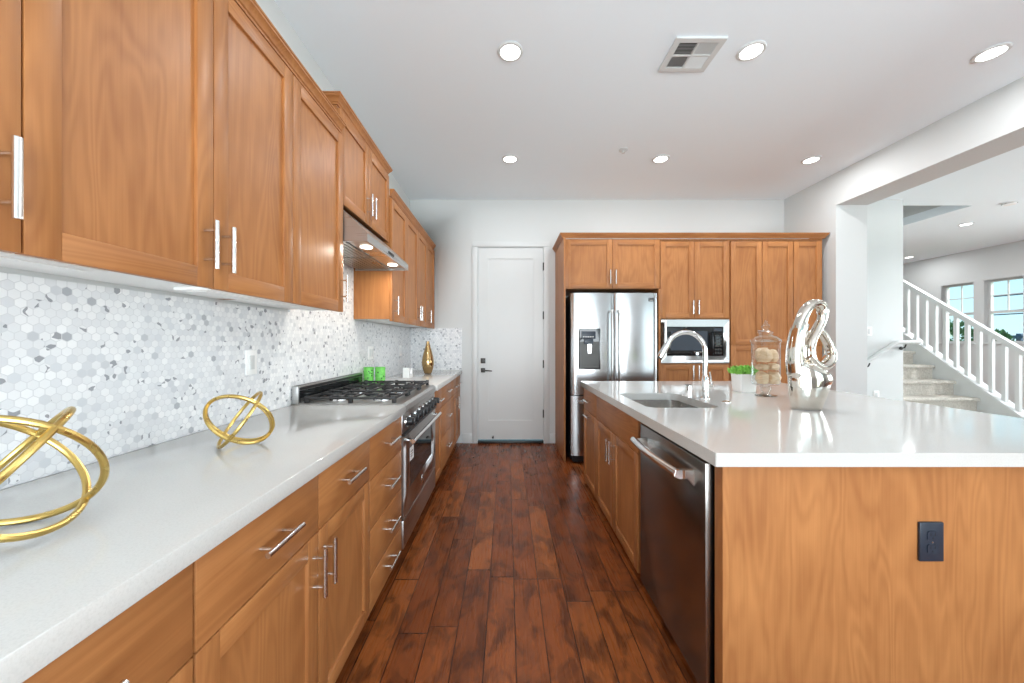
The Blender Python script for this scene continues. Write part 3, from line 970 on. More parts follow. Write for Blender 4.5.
# ---- microwave
Mw = thing('microwave', 'built in black microwave with a wide steel trim frame', 'microwave', (2.028, 3.945, 1.040))
mw, mh = 0.367, 0.468
b = new(); bx(b, -mw + 0.02, mw - 0.02, 0.0205, 0.45, 0.012, mh - 0.012); obj('case', b, 'black', Mw)
b = new(); panel_holes(b, 'Y', -0.012, 0.0195, -mw, mw, 0.0, mh, [(-mw + 0.062, mw - 0.062, 0.075, mh - 0.075)]); obj('trim_frame', b, 'steel', Mw)
b = new(); bx(b, -mw + 0.064, 0.19, -0.016, 0.020, 0.077, mh - 0.077, 0, 0.003); md = obj('door', b, 'blackglass', Mw)
b = new(); bx(b, -mw + 0.105, 0.13, -0.0175, -0.016, 0.135, mh - 0.125); obj('window', b, 'outlet', md)
b = new(); tube(b, [(-0.02, -0.019, 0.118), (0.12, -0.019, 0.118)], 0.005, 8); obj('handle', b, 'nickel', md)
b = new(); cyl(b, (0.02, -0.0155, 0.10), (0.02, -0.020, 0.10), 0.016, None, 24); obj('badge', b, 'chrome', md)
b = new(); bx(b, 0.193, mw - 0.064, -0.016, 0.020, 0.077, mh - 0.077, 0, 0.003); bx(b, 0.205, mw - 0.078, -0.017, -0.0155, mh - 0.125, mh - 0.095, 1)
for r in range(6):
    for c in range(3): bx(b, 0.210 + c * 0.028, 0.228 + c * 0.028, -0.017, -0.0155, 0.10 + r * 0.037, 0.118 + r * 0.037, 2)
obj('control_panel', b, ['blackglass', 'outlet', 'darkmetal'], Mw)

# ================================================================== island
RI = -pi / 2                                       # facing -x; local x runs towards -y
FI = 0.705
def IB(y): return (FI, y, 0)
ID = 0.58
Wi1 = 0.460
cabinet('base_cabinet', 'wood pull out island cabinet at the far end near the refrigerator', IB(3.262), RI, Wi1, 0, 0.870, ID,
        [('drawer', G, Wi1 - G, 0.681, 0.866, (Wi1 / 2, 0.775, 'h')), ('door', G, Wi1 - G, 0.052, 0.677, (Wi1 / 2, 0.648, 'h'))], toe=0.048)
Wi2 = 0.918
cabinet('base_cabinet', 'wood island sink cabinet with paired doors beside the dishwasher', IB(2.800), RI, Wi2, 0, 0.870, ID,
        [('false', G, Wi2 - G - 0.03, 0.681, 0.866, None), ('door', G, 0.459 - 0.015 - G, 0.052, 0.677, (0.459 - 0.047, 0.56, 'v')), ('door', 0.459 - 0.015 + G, Wi2 - 0.03 - G, 0.052, 0.677, (0.459 + 0.017, 0.56, 'v'))], toe=0.048, top=False)
# dishwasher
Dw = thing('dishwasher', 'stainless dishwasher darkened for its reflections, with a bowed bar handle in the island', 'dishwasher', (0.683, 1.862, 0), RI)
wd = 0.626
b = new(); bx(b, 0.01, wd - 0.012, 0.035, 0.57, 0.052, 0.862); obj('tub', b, 'black', Dw)
b = new(); bx(b, 0.01, wd - 0.012, 0.08, 0.095, 0.0, 0.0515); obj('toe_kick', b, 'black', Dw)
b = new(); bx(b, 0.008, wd - 0.010, -0.006, 0.034, 0.058, 0.852, 0, 0.004); dd = obj('door', b, 'steel_reflect_dark', Dw)
b = new()
hp = []
n = 14
hl, hr = 0.085, wd - 0.085
for i in range(n + 1):
    t = i / n
    hp.append((hl + (hr - hl) * t, -0.066 - 0.012 * sin(pi * t), 0.790))
tube(b, hp, [0.016] * (n + 1), 14, flat=[0.016] * (n + 1))
for x in (hl + 0.008, hr - 0.008):
    prism(b, [(-0.0061, 0.802), (-0.072, 0.802), (-0.078, 0.780), (-0.060, 0.770), (-0.030, 0.772), (-0.0061, 0.745)], x - 0.010, x + 0.010, 'YZ')
obj('handle', b, 'chrome', dd)
for x in (0.05, wd - 0.05):
    b = new(); cyl(b, (x, 0.3, 0), (x, 0.3, 0.0515), 0.02); obj('leg', b, 'black', Dw)
# body panels
Ib = thing('island_body', 'wood panelled island end and back under the white top', 'island', (0.70, 1.185, 0))
b = new(); bx(b, 0.0, 0.020, -0.0005, 0.045, 0.0, 0.870); obj('corner_post', b, 'wood_v', Ib)
b = new(); bx(b, 0.0205, 1.35, 0.0, 0.022, 0.0, 0.870); obj('end_panel', b, 'wood_v', Ib)
b = new(); bx(b, 1.328, 1.35, 0.0225, 2.08, 0.0, 0.870); obj('back_panel', b, 'wood_v', Ib)
b = new(); bx(b, 0.0, 1.3275, 2.0785, 2.10, 0.0, 0.870); obj('far_panel', b, 'wood_v', Ib)
# top with sink cut out
SX0, SX1, SY0, SY1 = 0.757, 1.150, 1.950, 2.500
def round_rect(x0, x1, y0, y1, r, n=6):
    out = []
    for cx, cy, a in ((x1 - r, y1 - r, 0), (x0 + r, y1 - r, pi / 2), (x0 + r, y0 + r, pi), (x1 - r, y0 + r, 1.5 * pi)):
        for i in range(n + 1):
            out.append((cx + r * cos(a + pi / 2 * i / n), cy + r * sin(a + pi / 2 * i / n)))
    return out
b = new()
outer = round_rect(0.66, 2.37, 1.154, 3.285, 0.006, 3)
inner = round_rect(SX0, SX1, SY0, SY1, 0.05, 6)
es = []
for loop in (outer, inner):
    vs = [b.verts.new((x, y, 0.915)) for x, y in loop]
    es += [b.edges.new((vs[i], vs[(i + 1) % len(vs)])) for i in range(len(vs))]
bmesh.ops.triangle_fill(b, use_beauty=True, use_dissolve=False, edges=es)
r = bmesh.ops.extrude_face_region(b, geom=list(b.faces))
bmesh.ops.translate(b, vec=(0, 0, -0.044), verts=[v for v in r['geom'] if isinstance(v, bmesh.types.BMVert)])
tag(obj('countertop', b, 'quartz'), 'broad white quartz island top with the sink', 'countertop')
# sink bowl hung under the top
b = new()
lp = [round_rect(SX0 - 0.012 - w, SX1 + 0.012 + w, SY0 - 0.012 - w, SY1 + 0.012 + w, 0.06 + w, 6) for w in (0.014, 0.0, 0.0)]
lv = []
for z, lo in ((0.8695, lp[0]), (0.8695, lp[1]), (0.70, lp[1]), (0.685, round_rect(SX0 + 0.02, SX1 - 0.02, SY0 + 0.02, SY1 - 0.02, 0.05, 6))):
    lv.append([b.verts.new((x, y, z)) for x, y in lo])
for a, c in zip(lv, lv[1:]):
    for i in range(len(a)): b.faces.new((a[i], a[(i + 1) % len(a)], c[(i + 1) % len(a)], c[i]))
b.faces.new(lv[-1])
sk = thing('kitchen_sink', 'rectangular stainless steel sink bowl set into the island', 'sink')
obj('bowl', b, 'nickel', sk)
b = new(); lathe(b, [(0, 0.6865), (0.03, 0.6865), (0.045, 0.690), (0.05, 0.6865)], ((SX0 + SX1) / 2, (SY0 + SY1) / 2, 0), 24); obj('drain', b, 'chrome', sk)

# faucet
Fa = thing('kitchen_faucet', 'tall chrome gooseneck pull down faucet behind the sink', 'faucet', (1.238, 2.28, 0.915))
b = new(); lathe(b, [(0, 0), (0.028, 0), (0.028, 0.006), (0.020, 0.010), (0.0185, 0.04), (0.0185, 0.13), (0.015, 0.14), (0, 0.14)], n=24); obj('body', b, 'chrome', Fa)
b = new()
pts = [(0, 0, 0.13), (0, 0, 0.20), (0, 0, 0.29)]
R_ = 0.122
for i in range(1, 15):
    a = pi * i / 14 * 0.86
    pts.append((-R_ + R_ * cos(a), 0, 0.29 + R_ * sin(a)))
tube(b, pts, [0.0145] * len(pts), 16); obj('spout', b, 'chrome', Fa)
e = Vector(pts[-1]); tdir = (Vector(pts[-1]) - Vector(pts[-2])).normalized()
b = new(); tube(b, [e, e + tdir * 0.02, e + tdir * 0.07, e + tdir * 0.10], [0.0155, 0.018, 0.020, 0.017], 16)
q = e + tdir * 0.1
cyl(b, q, q + tdir * 0.006, 0.0145, None, 16, 1); obj('spray_head', b, ['chrome', 'black'], Fa)
b = new(); cyl(b, (0.015, 0, 0.075), (0.045, 0, 0.075), 0.016); tube(b, [(0.040, 0, 0.08), (0.030, -0.008, 0.12), (0.018, -0.018, 0.165)], [0.008, 0.0065, 0.005], 10); obj('lever', b, 'chrome', Fa)
b = new(); lathe(b, [(0, 0), (0.022, 0), (0.022, 0.05), (0.019, 0.054), (0, 0.054)], n=24)
tag(obj('air_gap_cap', b, 'chrome', None, (1.265, 2.545, 0.915)), 'short chrome cylinder cap on the island left of the faucet', 'sink fitting')
b = new(); lathe(b, [(0, 0), (0.024, 0), (0.024, 0.004), (0.012, 0.008), (0, 0.008)], n=24)
tag(obj('sink_hole_cover', b, 'chrome', None, (1.278, 2.13, 0.915)), 'small flat chrome disc on the counter right of the faucet', 'sink fitting')

# outlet on the island end
Ou = thing('power_outlet', 'black double power outlet on the island end panel', 'outlet', (1.370, 1.185, 0.621))
b = new(); bx(b, -0.039, 0.039, -0.009, -0.0005, -0.0635, 0.0635, 0, 0.003); obj('cover_plate', b, 'outlet', Ou)
for zc in (0.021, -0.021):
    b = new()
    prism(b, round_rect(-0.017, 0.017, zc - 0.0155, zc + 0.0155, 0.009, 4), -0.0115, -0.0088, 'XZ', 0)
    for sx in (-0.007, 0.007): bx(b, sx - 0.0012, sx + 0.0012, -0.0120, -0.0114, zc + 0.000, zc + 0.009, 1)
    cyl(b, (0, -0.0120, zc - 0.008), (0, -0.0114, zc - 0.008), 0.0028, None, 10, 1)
    obj('socket', b, ['outlet', 'black'], Ou)
b = new(); cyl(b, (0, -0.0105, 0), (0, -0.0089, 0), 0.003, None, 10); obj('screw', b, 'nickel', Ou)

# ================================================================== things on the island
Pt = thing('potted_plant', 'small bright green plant in a white square pot', 'plant', (1.675, 2.580, 0.915))
b = new()
def sq(w, z): return [b.verts.new((x, y, z)) for x, y in round_rect(-w, w, -w, w, 0.010, 3)]
rr_ = [sq(0.050, 0.0), sq(0.052, 0.002), sq(0.061, 0.128), sq(0.057, 0.128), sq(0.055, 0.110)]
for a, c in zip(rr_, rr_[1:]):
    for i in range(len(a)): b.faces.new((a[i], a[(i + 1) % len(a)], c[(i + 1) % len(a)], c[i]))
b.faces.new(rr_[0][::-1]); obj('pot', b, 'ceramic', Pt)
b = new(); bx(b, -0.051, 0.051, -0.051, 0.051, 0.095, 0.112); obj('soil', b, 'soil', Pt)
def leaves(b, n, fn, size, rng):
    for _ in range(n):
        c, d = fn()
        d = d.normalized(); u, v = frame_axes(d)
        w = u * cos(rng.uniform(0, 6.28)) + v * sin(rng.uniform(0, 6.28))
        s = size * rng.uniform(0.6, 1.2)
        m = c + d * s * 0.5
        k = d.cross(w) * s * 0.12
        A = b.verts.new(c); B = b.verts.new(m + w * s * 0.32 + k); Cc = b.verts.new(c + d * s); Dd = b.verts.new(m - w * s * 0.32 + k)
        b.faces.new((A, B, Cc)); b.faces.new((A, Cc, Dd))
rg = random.Random(3)
b = new()
def pf():
    x, y = rg.uniform(-0.060, 0.060), rg.uniform(-0.060, 0.060)
    h = 0.118 + rg.uniform(0, 0.052) * (1 - 0.35 * max(abs(x), abs(y)) / 0.060)
    return Vector((x, y, h)), Vector((x * 8 + rg.uniform(-.6, .6), y * 8 + rg.uniform(-.6, .6), 0.9))
leaves(b, 560, pf, 0.034, rg)
for _ in range(40):
    x, y = rg.uniform(-0.055, 0.055), rg.uniform(-0.055, 0.055)
    tube(b, [(x, y, 0.112), (x * 1.1, y * 1.1, 0.148)], 0.0012, 5)
obj('foliage', b, 'leaf', Pt)

Jr = thing('apothecary_jar', 'footed clear glass jar with a finial lid, holding cookies', 'jar', (1.690, 2.385, 0.915))
b = new()
R0 = 0.080
lathe(b, [(0, 0), (0.062, 0), (0.064, 0.004), (0.030, 0.012), (0.016, 0.022), (0.030, 0.034), (0.034, 0.044), (0.026, 0.056), (0.05, 0.064), (R0 - 0.006, 0.074), (R0, 0.09), (R0, 0.345), (R0 + 0.003, 0.350)], n=40); obj('glass_body', b, 'glass', Jr)
b = new()
lathe(b, [(0, 0.372), (0.040, 0.368), (0.076, 0.354), (R0 + 0.006, 0.3515), (R0 + 0.008, 0.357), (0.082, 0.368), (0.062, 0.386), (0.042, 0.394), (0.034, 0.402), (0.040, 0.410), (0.040, 0.418), (0.024, 0.424), (0.014, 0.434), (0.022, 0.446), (0.023, 0.456), (0.014, 0.468), (0.007, 0.478), (0.008, 0.486), (0, 0.492)], n=40); obj('lid', b, 'glass', Jr)
def cookie_mesh(seed, r, h):
    rg2 = random.Random(seed); b = new()
    lathe(b, [(0, 0), (r * 0.75, 0.001), (r * 0.97, h * 0.25), (r, h * 0.5), (r * 0.9, h * 0.78), (r * 0.55, h * 0.96), (0, h)], n=18)
    for v in b.verts: v.co += Vector((sin(v.co.z * 160 + seed), cos(v.co.x * 150 + seed * 2), sin(v.co.y * 170))) * r * 0.09 * (v.co.z > 0.004)
    for v in b.verts: v.co += Vector((rg2.uniform(-1, 1), rg2.uniform(-1, 1), rg2.uniform(-1, 1))) * r * 0.045
    return b
ck = [(-0.038, -0.022, 0.082, 0.037, 0.074, 'tan cookie resting on the jar bottom at left'), (0.034, -0.026, 0.082, 0.0405, 0.078, 'large pale cookie resting on the jar bottom at right'),
      (0.000, 0.045, 0.082, 0.030, 0.074, 'tan cookie on the jar bottom at the back'),
      (-0.034, -0.016, 0.169, 0.040, 0.038, 'flat tan cookie in the middle of the jar at left'), (0.037, -0.018, 0.169, 0.035, 0.044, 'brown cookie in the middle of the jar at right'),
      (-0.028, -0.018, 0.2215, 0.046, 0.092, 'big pale cookie at the top left of the jar'), (0.047, -0.004, 0.2215, 0.027, 0.082, 'tall tan cookie at the top right of the jar')]
for i, (x, y, z, r, h, lab) in enumerate(ck):
    tag(obj('cookie', cookie_mesh(i, r, h), 'cookie', None, (1.690 + x, 2.385 + y, 0.915 + z)), lab, 'cookie', 'cookies in the glass jar')

# silver sculpture: looping band growing out of a tapered base
def P2(u, v): return Vector(((u - 147) * 0.001, 0.0, (625 - v) * 0.001))
def smooth_path(pts, n=8):
    out = []
    k = len(pts)
    for i in range(k - 1):
        p0, p1, p2, p3 = pts[max(i - 1, 0)], pts[i], pts[i + 1], pts[min(i + 2, k - 1)]
        for j in range(n):
            t = j / n
            out.append(tuple(0.5 * ((2 * b1) + (-a1 + c1) * t + (2 * a1 - 5 * b1 + 4 * c1 - d1_) * t * t + (-a1 + 3 * b1 - 3 * c1 + d1_) * t ** 3) for a1, b1, c1, d1_ in zip(p0, p1, p2, p3)))
    out.append(tuple(pts[-1]))
    return out
b = new()
prof = [(140, 625, 72, 46), (141, 610, 76, 50), (147, 560, 90, 58), (153, 510, 101, 62), (158, 460, 110, 62), (158, 425, 114, 58), (156, 400, 108, 48)]
rings = []
for u, v, hw_, hd in prof:
    c = P2(u, v)
    rings.append([b.verts.new((c.x + hw_ * 0.001 * cos(2 * pi * j / 32), hd * 0.001 * sin(2 * pi * j / 32), c.z + (0.045 * -cos(2 * pi * j / 32) * (1 if v < 430 else 0.4 if v < 470 else 0)))) for j in range(32)])
for a, c in zip(rings, rings[1:]):
    for j in range(32): b.faces.new((a[j], a[(j + 1) % 32], c[(j + 1) % 32], c[j]))
b.faces.new(rings[0][::-1]); b.faces.new(rings[-1])
#        u    v   half-width  half-depth  y offset
band = [(90, 440, 46, 46, 0), (80, 370, 40, 44, 0), (80, 290, 37, 42, -4), (92, 200, 32, 38, -8), (118, 125, 27, 34, -8), (160, 80, 25, 32, -4), (205, 78, 25, 30, 0), (228, 112, 24, 30, 4), (216, 165, 22, 32, 4), (188, 215, 22, 34, 0),
        (156, 262, 23, 38, -6), (140, 315, 22, 40, -12), (150, 370, 23, 40, -14), (195, 402, 26, 42, -10), (245, 385, 26, 40, -4), (266, 340, 18, 36, 0), (256, 282, 17, 32, 4), (226, 232, 17, 30, 6), (196, 205, 15, 26, 4)]
sp = smooth_path(band, 6)
tube(b, [P2(q[0], q[1]) + Vector((0, q[4] * 0.001, 0)) for q in sp], [q[2] * 0.001 for q in sp], 16, flat=[q[3] * 0.001 for q in sp], plane_n=(0, 1, 0))
leaf_ = smooth_path([(112, 400, 22, 20, 18), (116, 320, 20, 20, 18), (128, 250, 17, 18, 16), (146, 200, 13, 14, 12), (158, 178, 8, 9, 10)], 6)
tube(b, [P2(q[0], q[1]) + Vector((0, q[4] * 0.001, 0)) for q in leaf_], [q[2] * 0.001 for q in leaf_], 12, flat=[q[3] * 0.001 for q in leaf_], plane_n=(0, 1, 0))
sc = obj('abstract_sculpture', b, 'silver', None, (1.578, 1.915, 0.9155))
tag(sc, 'polished silver abstract looped sculpture on the island', 'sculpture')
mod = sc.modifiers.new('weld', 'REMESH'); mod.mode = 'VOXEL'; mod.voxel_size = 0.0045; mod.use_smooth_shade = True
mod = sc.modifiers.new('soften', 'SMOOTH'); mod.iterations = 6; mod.factor = 0.5

# ================================================================== things on the left counter
def orb(name, label, c, R, rings_, r=0.0055):
    t = thing(name, label, 'ornament', (c[0], c[1], 0.915))
    for n_ in rings_:
        n_ = Vector(n_).normalized(); u, v = frame_axes(n_)
        pts = [Vector((0, 0, c[2] - 0.915)) + (u * cos(2 * pi * i / 64) + v * sin(2 * pi * i / 64)) * R for i in range(64)]
        b = new(); tube(b, pts, r, 10, True, flat=r * 1.0); obj('ring', b, 'gold', t)
    return t
orb('wire_orb', 'smaller looking gold ring orb, the one farther along the counter', (-0.9014, 1.2331, 1.0061), 0.1015, [(-0.089, 0.838, 0.538), (0.685, -0.168, 0.709), (-0.637, -0.518, 0.571)])
orb('wire_orb', 'gold ring orb nearest the camera at the left edge', (-0.899, 0.6427, 1.0325), 0.1325, [(-0.427, 0.719, 0.548), (0.731, 0.179, 0.658), (-0.511, -0.574, 0.640)], 0.0065)

b = new(); lathe(b, [(0, 0), (0.034, 0), (0.040, 0.004), (0.056, 0.05), (0.066, 0.10), (0.066, 0.135), (0.058, 0.19), (0.042, 0.25), (0.028, 0.30), (0.020, 0.335), (0.017, 0.352), (0.019, 0.360), (0.014, 0.360), (0.012, 0.345), (0, 0.34)], n=36)
tag(obj('bottle_vase', b, 'goldv', None, (-0.886, 4.09, 0.915)), 'slim gold teardrop vase at the far end of the counter', 'vase')

for i, (x, y, lab) in enumerate(((-1.142, 3.015, 'green patterned canister with white trim, the left of two'), (-1.052, 3.03, 'green patterned canister, the right of two'))):
    t = thing('canister', lab, 'canister', (x, y, 0.915), 0.5 * i, 'green canisters beyond the range')
    b = new(); lathe(b, [(0, 0), (0.036, 0), (0.039, 0.004), (0.040, 0.138), (0.038, 0.142), (0.036, 0.138), (0.035, 0.02), (0, 0.018)], n=28); obj('body', b, 'green', t)
    b = new()
    rg3 = random.Random(i)
    for k in range(16):
        a = rg3.uniform(0, 6.28); z = rg3.uniform(0.03, 0.12)
        cyl(b, (0.0385 * cos(a), 0.0385 * sin(a), z), (0.0412 * cos(a), 0.0412 * sin(a), z), 0.0055, None, 8)
    obj('dot_pattern', b, 'black', t)
    b = new(); lathe(b, [(0.0355, 0.137), (0.0415, 0.137), (0.0415, 0.143), (0.0355, 0.143), (0.0355, 0.137)], n=28); obj('rim', b, 'green', t)
Gj = thing('glass_jar', 'small clear glass jar with a ball stopper behind the green canisters', 'jar', (-1.13, 3.16, 0.915))
b = new(); lathe(b, [(0, 0), (0.034, 0), (0.036, 0.004), (0.036, 0.11), (0.026, 0.125), (0.022, 0.125), (0.032, 0.108), (0.032, 0.006), (0, 0.005)], n=28); obj('body', b, 'glass', Gj)
b = new(); lathe(b, [(0, 0.1255), (0.024, 0.1255), (0.024, 0.132), (0.010, 0.138), (0.020, 0.150), (0.022, 0.160), (0.016, 0.172), (0, 0.178)], n=28); obj('stopper', b, 'glass', Gj)
b = new(); prism(b, [(-0.075, 0), (0.075, 0), (0.075, 0.085), (0.040, 0.075), (0.03, 0.035), (-0.03, 0.035), (-0.04, 0.085), (-0.075, 0.10)], -0.03, 0.03, 'YZ')
o = obj('napkin_holder', b, 'ceramic', None, (-0.985, 3.63, 0.915)); tag(o, 'low white ceramic holder between the canisters and the gold vase', 'holder')

# switch plates on the mosaic
def plate(y, z, label, n=1, cat='switch'):
    t = thing('wall_switch' if cat == 'switch' else 'wall_outlet', label, cat, (XL + 0.0105, y, z), RL, 'white plates on the mosaic')
    wv = 0.036 + 0.023 * (n - 1)
    b = new(); bx(b, -wv, wv, -0.006, 0.0, -0.058, 0.058, 0, 0.002); obj('cover_plate', b, 'white', t)
    for k in range(n):
        xo = (k - (n - 1) / 2) * 0.046
        b = new(); bx(b, xo - 0.016, xo + 0.016, -0.0085, -0.0062, -0.033, 0.033, 0, 0.001); obj('rocker', b, 'trim', t)
    return t
plate(1.715, 1.17, 'white switch plate on the mosaic left of the range')
plate(3.22, 1.17, 'white plate on the mosaic above the green canisters', 2, 'outlet')
plate(4.12, 1.17, 'white plate on the mosaic behind the white holder', 1, 'outlet')

# ================================================================== ceiling fixtures
def can_light(x, y, label, group, z=ZC, power=7.0):
    t = thing('recessed_light', label, 'ceiling light', (x, y, z), 0, group)
    b = new(); lathe(b, [(0.060, -0.0005), (0.078, -0.0005), (0.080, -0.004), (0.074, -0.009), (0.062, -0.010), (0.060, -0.006), (0.060, -0.0005)], n=36); obj('trim_ring', b, 'trim', t)
    b = new(); lathe(b, [(0, -0.0070), (0.059, -0.0070), (0.059, -0.0015), (0, -0.0015)], n=36); obj('diffuser', b, 'lamp', t)
    l = bpy.data.lights.new('lamp', 'AREA'); l.shape = 'DISK'; l.size = 0.11; l.energy = power; l.color = (0.97, 0.98, 1.0)
    o = bpy.data.objects.new('lamp', l); COL.objects.link(o); o.parent = t; o.location = (0, 0, -0.014)
KG = 'recessed lights in the kitchen ceiling'
for x, y, lab in ((0.02, 2.24, 'recessed light in the nearer row, leftmost, over the aisle'), (1.495, 2.235, 'recessed light in the nearer row, just right of the vent'), (2.985, 2.25, 'recessed light in the nearer row, at the upper right'),
                  (0.03, 3.55, 'recessed light in the farther row, leftmost, in front of the door'), (1.495, 3.55, 'recessed light in the farther row, above the refrigerator side'), (2.975, 3.57, 'recessed light in the farther row, nearest the pantry corner')):
    can_light(x, y, lab, KG)
LG = 'recessed lights in the living room ceiling'
can_light(6.94, 5.52, 'recessed light above the staircase railing in living room', LG, power=38.0)
can_light(8.44, 7.66, 'small distant recessed light above the far window wall', LG, power=7.0)
can_light(7.6, 3.6, 'added recessed light brightening the living room near the windows, outside the view', LG, power=70.0)  # unseen lamp added to brighten the window wall and stairs
can_light(5.6, 1.4, 'added recessed light brightening the living room behind the island, outside the view', LG, power=16.0)  # another unseen lamp added for more living room light
Sd = thing('smoke_detector', 'thin white round detector on the living room ceiling at right', 'detector', (6.43, 4.67, ZC))
b = new(); lathe(b, [(0, -0.0005), (0.06, -0.0005), (0.062, -0.012), (0.050, -0.030), (0, -0.034)], n=28); obj('cap', b, 'white', Sd)
b = new(); lathe(b, [(0.0615, -0.0135), (0.064, -0.0135), (0.064, -0.0165), (0.0605, -0.0165), (0.0615, -0.0135)], n=28); obj('slot_ring', b, 'darkmetal', Sd)
Sp = thing('fire_sprinkler', 'small white sprinkler cover on the ceiling between farther lights', 'sprinkler', (1.08, 3.39, ZC))
b = new(); lathe(b, [(0, -0.0005), (0.040, -0.0005), (0.040, -0.005), (0.018, -0.010), (0, -0.010)], n=28); obj('escutcheon', b, 'trim', Sp)
b = new(); cyl(b, (0, 0, -0.0105), (0, 0, -0.026), 0.008); lathe(b, [(0, -0.026), (0.016, -0.0262), (0.016, -0.029), (0, -0.029)], n=20); obj('deflector', b, 'trim', Sp)

V = thing('ceiling_vent', 'square white ceiling air vent with four louvered quarters', 'vent', (1.140, 2.262, ZC))
b = new(); a = 0.150; c = 0.132; i_ = 0.116; j_ = 0.100
panel_b = b
for x0, x1, y0, y1 in ((-a, -i_, -c, c), (i_, a, -c, c), (-i_, i_, -c, -j_), (-i_, i_, j_, c), (-0.006, 0.006, -j_, j_), (-i_, -0.006, -0.006, 0.006), (0.006, i_, -0.006, 0.006)):
    bx(b, x0, x1, y0, y1, -0.012, -0.0005)
obj('frame', b, 'trim', V)
b = new(); bx(b, -i_, i_, -j_, j_, -0.0012, -0.0006); obj('duct_shade_plate', b, 'black', V)  # black sheet stands in for the shade inside the duct
def louv(x0, x1, y0, y1, along, tilt):
    b = new(); n_ = 9
    for k in range(n_):
        f = (k + 0.5) / n_
        if along == 'x':
            y = y0 + (y1 - y0) * f; d = 0.0045
            prism(b, [(y - d * tilt, -0.011), (y - d * tilt + 0.0015, -0.011), (y + d * tilt + 0.0015, -0.002), (y + d * tilt, -0.002)], x0, x1, 'YZ')
        else:
            x = x0 + (x1 - x0) * f; d = 0.0045
            prism(b, [(x - d * tilt, -0.011), (x - d * tilt + 0.0015, -0.011), (x + d * tilt + 0.0015, -0.002), (x + d * tilt, -0.002)], y0, y1, 'XZ')
    obj('louver_bank', b, 'trim', V)
louv(-i_, -0.006, -j_, -0.006, 'x', 1); louv(0.006, i_, -j_, -0.006, 'y', -1)
louv(-i_, -0.006, 0.006, j_, 'y', 1); louv(0.006, i_, 0.006, j_, 'x', -1)

# ================================================================== staircase
SR = 6.15
St = thing('staircase', 'carpeted staircase with white balusters rising beyond the wall', 'staircase', (4.96, 4.6, 0))
def sp_(name, bm, mats): return obj(name, bm, mats, St)
ox, oy = 4.96, 4.6
def box_w(name, x0, x1, y0, y1, z0, z1, mats, bev=0.0):
    b = new(); bx(b, x0 - ox, x1 - ox, y0 - oy, y1 - oy, z0, z1, 0, bev); return sp_(name, b, mats)
box_w('step', 4.32, 4.58, 3.60, 4.55, 0.0, 0.171, 'carpet', 0.012)
box_w('landing', 4.585, SR - 0.03, 3.60, 4.70, 0.0, 0.343, 'carpet', 0.012)
TR, RS, Y1, Z1 = 0.248, 0.197, 4.73, 0.540
for k in range(13):
    y = Y1 + k * TR; z = Z1 + k * RS
    b = new(); x0, x1 = 4.965 - ox, SR - 0.03 - ox
    prism(b, [(y + 0.025 - oy, max(z - 0.6, 0.0)), (y + 0.025 - oy, z - 0.045), (y - 0.005 - oy, z - 0.040), (y - 0.010 - oy, z - 0.022), (y - 0.003 - oy, z - 0.004), (y + 0.012 - oy, z), (y + TR + 0.024 - oy, z), (y + TR + 0.024 - oy, max(z - 0.6, 0.0))], x0, x1, 'YZ')
    sp_('step', b, 'carpet')
# stringer wall, cap, balusters, rail on the plane x = SR
def zc(y): return 1.266 - 0.79 * (5.452 - y)        # cap top
def zr(y): return 2.213 - 0.79 * (5.668 - y)        # handrail top
ya, yb = 4.02, 6.72
b = new(); prism(b, [(ya - oy, 0.0), (ya - oy, zc(ya) - 0.03), (yb - oy, zc(yb) - 0.03), (yb - oy, 0.0)], SR - 0.028 - ox, SR + 0.075 - ox, 'YZ'); sp_('stringer_wall', b, 'wall')
b = new(); prism(b, [(ya - oy, zc(ya) - 0.0295), (ya - oy, zc(ya)), (yb - oy, zc(yb)), (yb - oy, zc(yb) - 0.0295)], SR - 0.045 - ox, SR + 0.095 - ox, 'YZ'); sp_('stringer_cap', b, 'trim')
b = new(); prism(b, [(ya - oy, zr(ya) - 0.055), (ya - oy, zr(ya)), (yb - oy, zr(yb)), (yb - oy, zr(yb) - 0.055)], SR - 0.010 - ox, SR + 0.055 - ox, 'YZ')
prism(b, [(ya - oy, zr(ya) - 0.075), (ya - oy, zr(ya) - 0.056), (yb - oy, zr(yb) - 0.056), (yb - oy, zr(yb) - 0.075)], SR + 0.002 - ox, SR + 0.043 - ox, 'YZ'); sp_('railing', b, 'trim')
for k in range(21):
    y = 4.16 + k * 0.122; h = 0.019; xa, xb = SR + 0.004 - ox, SR + 0.042 - ox
    b = new(); prism(b, [(y - h - oy, zc(y - h) + 0.0005), (y - h - oy, zr(y - h) - 0.0755), (y + h - oy, zr(y + h) - 0.0755), (y + h - oy, zc(y + h) + 0.0005)], xa, xb, 'YZ'); sp_('baluster', b, 'trim')
box_w('newel_post', SR - 0.03, SR + 0.08, ya - 0.112, ya - 0.001, 0.0, 1.25, 'trim', 0.004)
